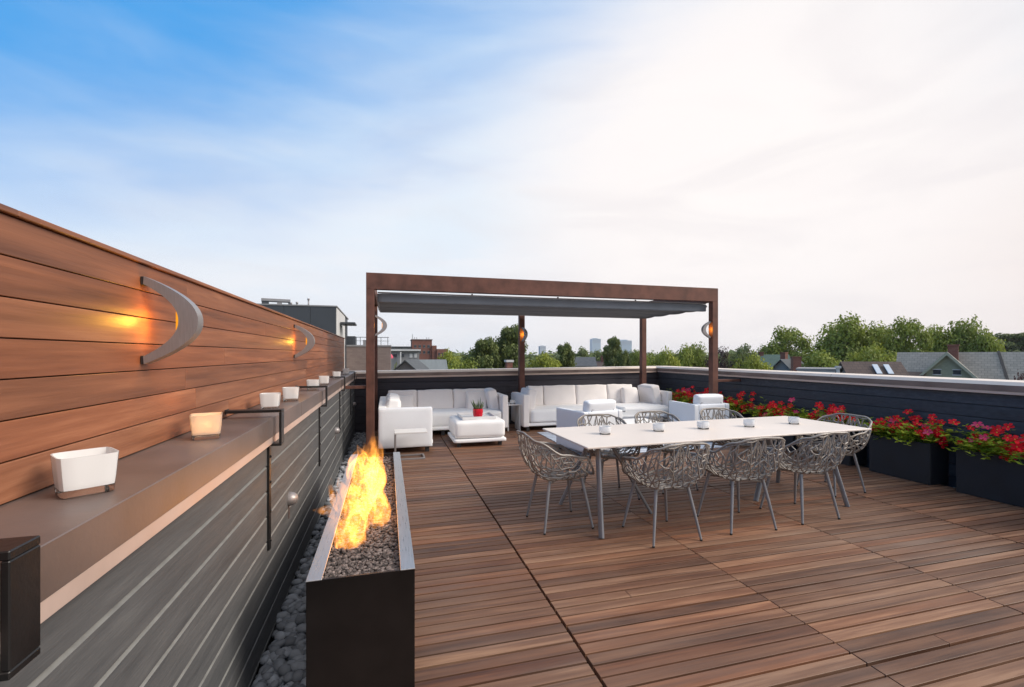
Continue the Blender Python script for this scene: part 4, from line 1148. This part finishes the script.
for xx, mt in ((1.2, 'dkmetal'), (2.9, 'seamroof')):
    m = MB(); sl = 4.6 / 4.5
    k = [m.vert(v) for v in ((xx - .07, -.02, zr + .03), (xx + .07, -.02, zr + .03), (xx + .07 + .9, -4.6, zr - sl * 4.6 + .05), (xx - .07 + .9, -4.6, zr - sl * 4.6 + .05))]
    k += [m.vert(m.v[i] + Vector((0, 0, .05))) for i in k[:4]]
    for f in ((4, 7, 6, 5), (0, 1, 5, 4), (1, 2, 6, 5), (3, 0, 4, 7), (2, 3, 7, 6)): m.face([k[i] for i in f])
    m.build('roof_flashing', M[mt], t)
# brown roof with skylights
t, zr, ze = roofed_house('low house with a brown shingle roof and two pale skylights', 870, 31, 361.5, 2.7, 5.0, 1.7, 'shin_brown', 'greywall', rot=18, name='skylight_house')
for sx in (.10, .72):
    m = MB(); sl = 1.7 / 2.5; m.xf = Matrix.Translation((sx, -.85, zr - .85 * sl + .07)) @ Matrix.Rotation(math.atan(sl), 4, 'X')
    m.box(-.15, .15, -.55, .5, 0, .07, .01); m.build('skylight', M['skyl'], t)
roofed_house('small house roof with brown gable left of the skylights', 887, 36, 371, 4.5, 4.5, 1.2, 'shin_brown', 'greywall', rot=-30, name='gabled_house')
roofed_house('green roofed house half hidden below the broad rounded tree', 772, 62, 354.5, 3.4, 6, 2.4, 'shin_green', 'greywall', rot=10, name='green_roof_house', chim=(-1.3, 0, .5, .25))
roofed_house('dark slate gabled house right of the green roof', 790, 55, 359, 3.5, 4.5, 2.3, 'shin_slate', 'greywall', rot=62, name='slate_roof_house', chim=(-.2, .6, .6, .7))
roofed_house('grey roofed white house below the distant trees above the long sofa', 581, 95, 357, 5.2, 6, 1.6, 'shin_slate', 'whitewall', rot=5, name='gabled_house')
roofed_house('small brick house between the conifer and the evergreen', 598, 110, 361, 6, 6, 1.6, 'shin_brown', 'brick', rot=-10, name='brick_house', chim=(1.2, 0, .9, 1.2))
roofed_house('house with grey shingle gables in front of the brick building', 412, 42, 359.5, 5.0, 3.0, 1.3, 'shin_slate', 'greywall', rot=78, name='gabled_house')
roofed_house('small grey roofed house with a metal roof left of the green trees', 432, 46, 359.5, 2.2, 4.5, 1.9, 'seamroof', 'greywall', rot=6, name='metal_roof_house')
# roof vents and chimney pots close by
def stack(name, label, px, top, depth, w, mat, cap=None, cat='chimney'):
    x, y = site(px, depth); z = zat(top, depth)
    t = thing(name, label, cat, (x, y, GZ), face_ang(px) + .3)
    m = MB(); m.box(-w / 2, w / 2, -w / 2, w / 2, 0, z - GZ - .12); m.build('shaft', M[mat], t)
    m = MB(); m.box(-w / 2 - .05, w / 2 + .05, -w / 2 - .05, w / 2 + .05, z - GZ - .119, z - GZ); m.build('cap', M[cap or mat], t)
stack('brick_chimney', 'pinkish brick chimney stack just left of the middle pergola post', 509, 360, 26, .34, 'brick', 'whitewall')
stack('brick_chimney', 'pair of orange chimney tops by the slate gable below the broad tree', 796, 356.5, 50, .8, 'brick', 'brick')
stack('roof_vent', 'small white roof vent above the right parapet left of the brown roof', 838, 366, 24, .13, 'whitewall', cat='vent')

# apartment building, white low block with flat roof (behind the vents)
x, y = site(824, 40)
t = thing('flat_roof_house', 'low white flat roofed house between the slate gable and the brown roof', 'house', (x, y, GZ), face_ang(824))
m = MB(); zz = zat(370.5, 40) - GZ; m.box(-2.0, 2.0, 0, 5, 0, zz); m.build('wall', M['whitewall'], t)
m = MB(); m.box(-2.1, 2.1, -.1, 5.1, zz + .002, zz + .15); m.build('roof', M['greywall'], t)

# dark building beyond the wood screen
def block(par, x0, x1, y0, y1, z0, z1, mat, name='wall_block', b=.0):
    m = MB(); m.box(x0, x1, y0, y1, z0, z1, b); return m.build(name, M[mat], par)
def wins(par, x0, x1, y, z0, z1, n, frac=.5, mat='glass_dark'):
    for i in range(n):
        p = (x1 - x0) / n; cx = x0 + (i + .5) * p
        m = MB(); m.box(cx - p * frac / 2, cx + p * frac / 2, y - .05, y - .004, z0, z1); w_ = m.build('window', M[mat], par)
        m = MB(); f = .06
        m.box(cx - p * frac / 2 - f, cx + p * frac / 2 + f, y - .07, y - .003, z1 + .002, z1 + f); m.box(cx - p * frac / 2 - f, cx + p * frac / 2 + f, y - .07, y - .003, z0 - f, z0 - .002)
        m.build('window_frame', M['greywall'], w_)
D = 24.
x, y = site(336, D)
t = thing('charcoal_penthouse', 'charcoal clad flat roofed building rising behind the wood screen', 'building', (x, y, GZ), face_ang(336) - rad(5))
zt = zat(307, D) - GZ
m = MB()
for i in range(8): m.box(-10 + i * 1.25 + .006, -10 + (i + 1) * 1.25 - .006, 0, .05, zt - 7, zt, .004, rr3())
m.build('panel_wall', M['charwall'], t)
block(t, -9.99, -.01, .052, 9, 0, zt - .02, 'charwall', 'wall')
block(t, .0, .03, .06, 6, zt - 7, zt - .03, 'whitewall', 'side_wall')
block(t, -10.03, .06, -.03, 9.03, zt + .002, zt + .07, 'greywall', 'roof')
m = MB(); m.box(.07, .86, 1.8, 3.8, zt - .76, zt - .66, .01); cnp = m.build('awning', M['charwall'], t)
m = MB(); m.box(.30, .37, 2.2, 2.27, zt - 9, zt - .762); m.build('awning_post', M['charwall'], cnp)
# roof equipment frame and pipes
x2, y2 = site(276, D + 1.5)
u = thing('rooftop_equipment', 'grey mechanical frame standing on the charcoal building', 'rooftop unit', (x2, y2, zt + GZ + .075), face_ang(276)); u.scale = (1, 1, 1.7)
block(u, -.72, .72, -.3, .3, .22, .30, 'greywall', 'deck_plate'); block(u, -.70, -.35, -.25, .25, 0, .218, 'charwall', 'cabinet'); block(u, .05, .30, -.25, .25, 0, .218, 'greywall', 'cabinet'); block(u, .62, .72, -.25, .25, 0, .218, 'charwall', 'cabinet')
for (px, tp, lab) in ((291, 302.5, 'short grey vent pipe beside the mechanical frame'), (297, 302, 'middle grey vent pipe on the charcoal roof'), (308.5, 298.5, 'tallest grey vent pipe on the charcoal roof')):
    xx, yy_ = site(px, D + 1.2); p = thing('vent_pipe', lab, 'pipe', (xx, yy_, zt + GZ + .075)); hgt = zat(tp, D + 1.2) - (zt + GZ + .075)
    m = MB(); m.tube([(0, 0, 0), (0, 0, hgt - .09)], .04, 10); m.build('pipe', M['alu'], p, smooth=True)
    m = MB(); m.tube([(0, 0, hgt - .089), (0, 0, hgt)], .065, 10); m.build('cowl', M['alu'], p, smooth=True)
# taupe brick building next door
D = 30.
x, y = site(367, D)
t = thing('taupe_brick_building', 'taupe brick flat roofed building behind the left rear corner', 'building', (x, y, GZ), face_ang(367) + rad(-3))
zt = zat(346.5, D) - GZ
block(t, -2.4, 1.5, 0, 8, 0, zt, 'tbrick', 'wall'); block(t, -2.45, 1.55, -.05, 8.05, zt + .002, zt + .10, 'greywall', 'coping')
m = MB()
for i in range(9): m.tube([(-2.2 + i * .44, .3, zt + .1), (-2.2 + i * .44, .3, zt + .62)], .018, 6)
m.tube([(-2.2, .3, zt + .62), (1.4, .3, zt + .62)], .02, 6); m.tube([(-2.2, .3, zt + .38), (1.4, .3, zt + .38)], .012, 6)
m.build('roof_railing', M['charwall'], t)
block(t, -2.0, -.9, 2, 3.5, zt + .102, zt + .75, 'charwall', 'roof_unit'); block(t, -.4, .3, 2.5, 3.4, zt + .102, zt + .5, 'greywall', 'roof_unit')
# red brick complex
D = 120.
x, y = site(422, D)
t = thing('red_brick_building', 'stepped red brick building seen left through the pergola', 'building', (x, y, GZ), face_ang(422) + rad(3))
zz = lambda py: zat(py, D) - GZ
block(t, -2.6, 2.6, 0, 10, 0, zz(340), 'brick', 'tower'); block(t, -2.75, 2.75, -.15, 10.1, zz(340) + .005, zz(339.2), 'tbrick', 'parapet')
block(t, 2.62, 3.8, -.5, 9, 0, zz(345.5), 'brick', 'wing'); block(t, 3.82, 6.6, -1, 9, 0, zz(349), 'brick', 'wing')
block(t, -9.5, -2.62, .5, 10, 0, zz(347.5), 'greywall', 'wing'); block(t, -9.6, -2.7, .1, 10, zz(347.5) + .01, zz(346.5), 'shin_slate' if False else 'charwall', 'parapet')
wins(t, -2.3, 2.3, 0, zz(347.5), zz(345.2), 4); wins(t, 4.0, 6.4, -1, zz(355.5), zz(353), 3); wins(t, -9, -3, .5, zz(354), zz(351), 5)
wins(t, -2.3, 2.3, 0, zz(353.5), zz(351), 4)
for dx in (-2.4, -1.9, -1.3, 1.3, 1.9):
    m = MB(); m.tube([(dx, 2, zz(340)), (dx, 2, zz(334 if dx == -2.4 else 337))], .06, 5); m.build('roof_mast', M['charwall'], t)
D = 70.
x, y = site(402, D)
t = thing('flat_roof_building', 'low grey building with pale roof edge left of the red brick tower', 'building', (x, y, GZ), face_ang(402))
zz = lambda py: zat(py, D) - GZ
block(t, -2.0, 2.6, 0, 5, 0, zz(351), 'greywall', 'wall'); block(t, -2.3, 2.8, -.5, 5.2, zz(351) + .003, zz(349.2), 'whitewall', 'roof')
wins(t, 1.0, 2.4, 0, zz(357.5), zz(353.5), 2, .6, 'whitewall'); wins(t, -1.6, .6, 0, zz(357), zz(354), 2, .5)
block(t, -.3, -.1, -.6, -.4, zz(366), zz(352), 'whitewall', 'post')
x, y = site(390, 60); t = thing('parasol', 'small pink parasol on a distant terrace left of the brick building', 'parasol', (x, y, zat(364, 60)), 0)
hp = zat(353.6, 60) - zat(364, 60)
m = MB(); m.tube([(0, 0, 0), (0, 0, hp)], .025, 6); m.build('pole', M['wmetal'], t)
m = MB(); m.lathe([(.42, hp - .62), (.40, hp - .4), (.22, hp - .1), (.02, hp + .02)], 8); m.build('canopy', M['pink'], t)
# far towers
def tower(name, label, px, top, w, depth, mat, n):
    x, y = site(px, depth); zz_ = zat(top, depth) - GZ; wm = w * depth / FPX
    t = thing(name, label, 'tower', (x, y, GZ), face_ang(px) + .35)
    block(t, -wm / 2, wm / 2, 0, wm * .8, 0, zz_, mat, 'shaft'); block(t, -wm * .3, wm * .2, wm * .2, wm * .6, zz_ + .05, zz_ + wm * .08, mat, 'roof_plant')
    fl_ = max(3, n)
    for i in range(fl_):
        z1 = zz_ * (1 - i * .035) - 1.5; m = MB(); m.box(-wm / 2 - .2, wm / 2 + .2, -.3, -.05, z1 - 1.2, z1); m.build('window_band', M['greytower'], t)
tower('glass_tower', 'pale blue glass tower far away left of the dark evergreen', 596.5, 338.8, 9, 1500, 'bluetower', 6)
tower('glass_tower', 'pale blue stepped tower far away right of the dark evergreen', 626, 340.5, 12, 1550, 'bluetower', 6)
tower('concrete_tower', 'small hazy grey tower on the horizon right of the middle pergola post', 543, 346, 6, 1400, 'greytower', 4)

# ------------------------------------------------------------------ air
t = NT('haze_air'); pv = t.a('ShaderNodeVolumePrincipled'); pv.inputs['Color'].default_value = (.86, .90, .96, 1); pv.inputs['Density'].default_value = .00014; pv.inputs['Anisotropy'].default_value = .3
t.l.new(pv.outputs[0], t.out.inputs['Volume'])
m = MB(); m.box(-1900, 2100, -1900, 2100, -13, 48); tag(m.build('haze', t.m), kind='stuff')

# ------------------------------------------------------------------ world and sun
W = bpy.data.worlds.new('World'); S.world = W; W.use_nodes = True
nt = W.node_tree; N = nt.nodes; Lk = nt.links; N.clear()
out = N.new('ShaderNodeOutputWorld'); bg = N.new('ShaderNodeBackground'); Lk.new(bg.outputs[0], out.inputs[0])
tc = N.new('ShaderNodeTexCoord'); DIR = tc.outputs['Generated']
def wdot(v):
    d = N.new('ShaderNodeVectorMath'); d.operation = 'DOT_PRODUCT'; Lk.new(DIR, d.inputs[0]); d.inputs[1].default_value = v; return d.outputs['Value']
def wm(op, a, b=None, clamp=False):
    n = N.new('ShaderNodeMath'); n.operation = op; n.use_clamp = clamp
    for i, v in enumerate((a, b)):
        if v is None: continue
        if isinstance(v, (int, float)): n.inputs[i].default_value = v
        else: Lk.new(v, n.inputs[i])
    return n.outputs[0]
def wr(v, a, b, c=0., d=1.):
    n = N.new('ShaderNodeMapRange'); n.interpolation_type = 'SMOOTHSTEP'; Lk.new(v, n.inputs[0])
    for i, q_ in enumerate((a, b, c, d)): n.inputs[i + 1].default_value = q_
    return n.outputs[0]
def wmix(f, a, b):
    n = N.new('ShaderNodeMix'); n.data_type = 'RGBA'
    for i, v in ((0, f), (6, a), (7, b)):
        if isinstance(v, (int, float)): n.inputs[i].default_value = v
        elif isinstance(v, tuple): n.inputs[i].default_value = rgba(v)
        else: Lk.new(v, n.inputs[i])
    return n.outputs[2]
SUN_EL, SUN_AZ = rad(36), math.atan2(-.50, 1.0)    # azimuth of the sun measured from +x toward +y
sd = Vector((math.cos(SUN_EL) * math.cos(SUN_AZ), math.cos(SUN_EL) * math.sin(SUN_AZ), math.sin(SUN_EL)))
sky = N.new('ShaderNodeTexSky'); sky.sky_type = 'NISHITA'; sky.sun_disc = False; sky.sun_elevation = SUN_EL
sky.sun_rotation = PI / 2 - SUN_AZ; sky.altitude = 50; sky.air_density = 1.; sky.dust_density = .6; sky.ozone_density = 2.5
sc_ = N.new('ShaderNodeVectorMath'); sc_.operation = 'SCALE'; Lk.new(sky.outputs[0], sc_.inputs[0]); sc_.inputs['Scale'].default_value = .105
blue = wmix(.85, sc_.outputs[0], (.07, .38, .86))
z = wdot((0, 0, 1)); left = wdot((-RT[0], -RT[1], 0))
mp = N.new('ShaderNodeMapping'); mp.inputs['Rotation'].default_value = (rad(10), rad(-24), rad(10)); mp.inputs['Scale'].default_value = (1., 1., 4.); Lk.new(DIR, mp.inputs[0])
def wn(scale, det=5, dist=.6):
    n = N.new('ShaderNodeTexNoise'); Lk.new(mp.outputs[0], n.inputs['Vector']); n.inputs['Scale'].default_value = scale; n.inputs['Detail'].default_value = det; n.inputs['Distortion'].default_value = dist; n.inputs['Roughness'].default_value = .5
    return n.outputs[0]
n1 = wn(1.3); n2 = wn(3.0, 6, .8)
s_ = wm('ADD', z, wm('MULTIPLY', left, .45))
s_ = wm('ADD', s_, wm('MULTIPLY', wm('SUBTRACT', n1, .5), .34)); s_ = wm('ADD', s_, wm('MULTIPLY', wm('SUBTRACT', n2, .5), .18))
bm = wm('MULTIPLY', wr(s_, .34, .80), wr(z, .95, .62))
D1 = site(735, 1); d1 = Vector((D1[0], D1[1], (354.5 - 190) / FPX)).normalized()
glow = wr(wdot(tuple(d1)), .84, 1.0)
rightm = wr(left, .15, -.75)
cool = (.74, .82, .91); 
c = wmix(rightm, cool, wmix(wr(z, .12, .46), (.82, .715, .68), (.64, .69, .77)))
c = wmix(glow, c, (.95, .905, .89))
hz = wr(z, .30, .0)
c = wmix(wm('MULTIPLY', hz, .45), c, (.85, .82, .835))
c = wmix(wr(z, .70, .95), c, (1.0, .98, .97))
c = wmix(wr(n2, .35, .7, 0., .35), c, (.93, .88, .875))
c = wmix(wm('MULTIPLY', wr(wn(2.2, 5, 1.2), .42, .70), .28), c, (.72, .69, .72))
skyc = wmix(bm, c, blue)
Lk.new(skyc, bg.inputs[0]); bg.inputs[1].default_value = .90
ld = bpy.data.lights.new('sun', 'SUN'); ld.energy = 2.9; ld.angle = rad(30); ld.color = (1., .91, .80)
so = bpy.data.objects.new('sun', ld); COL.objects.link(so); so.rotation_mode = 'QUATERNION'; so.rotation_quaternion = sd.to_track_quat('Z', 'Y'); so.location = (20, 10, 20)
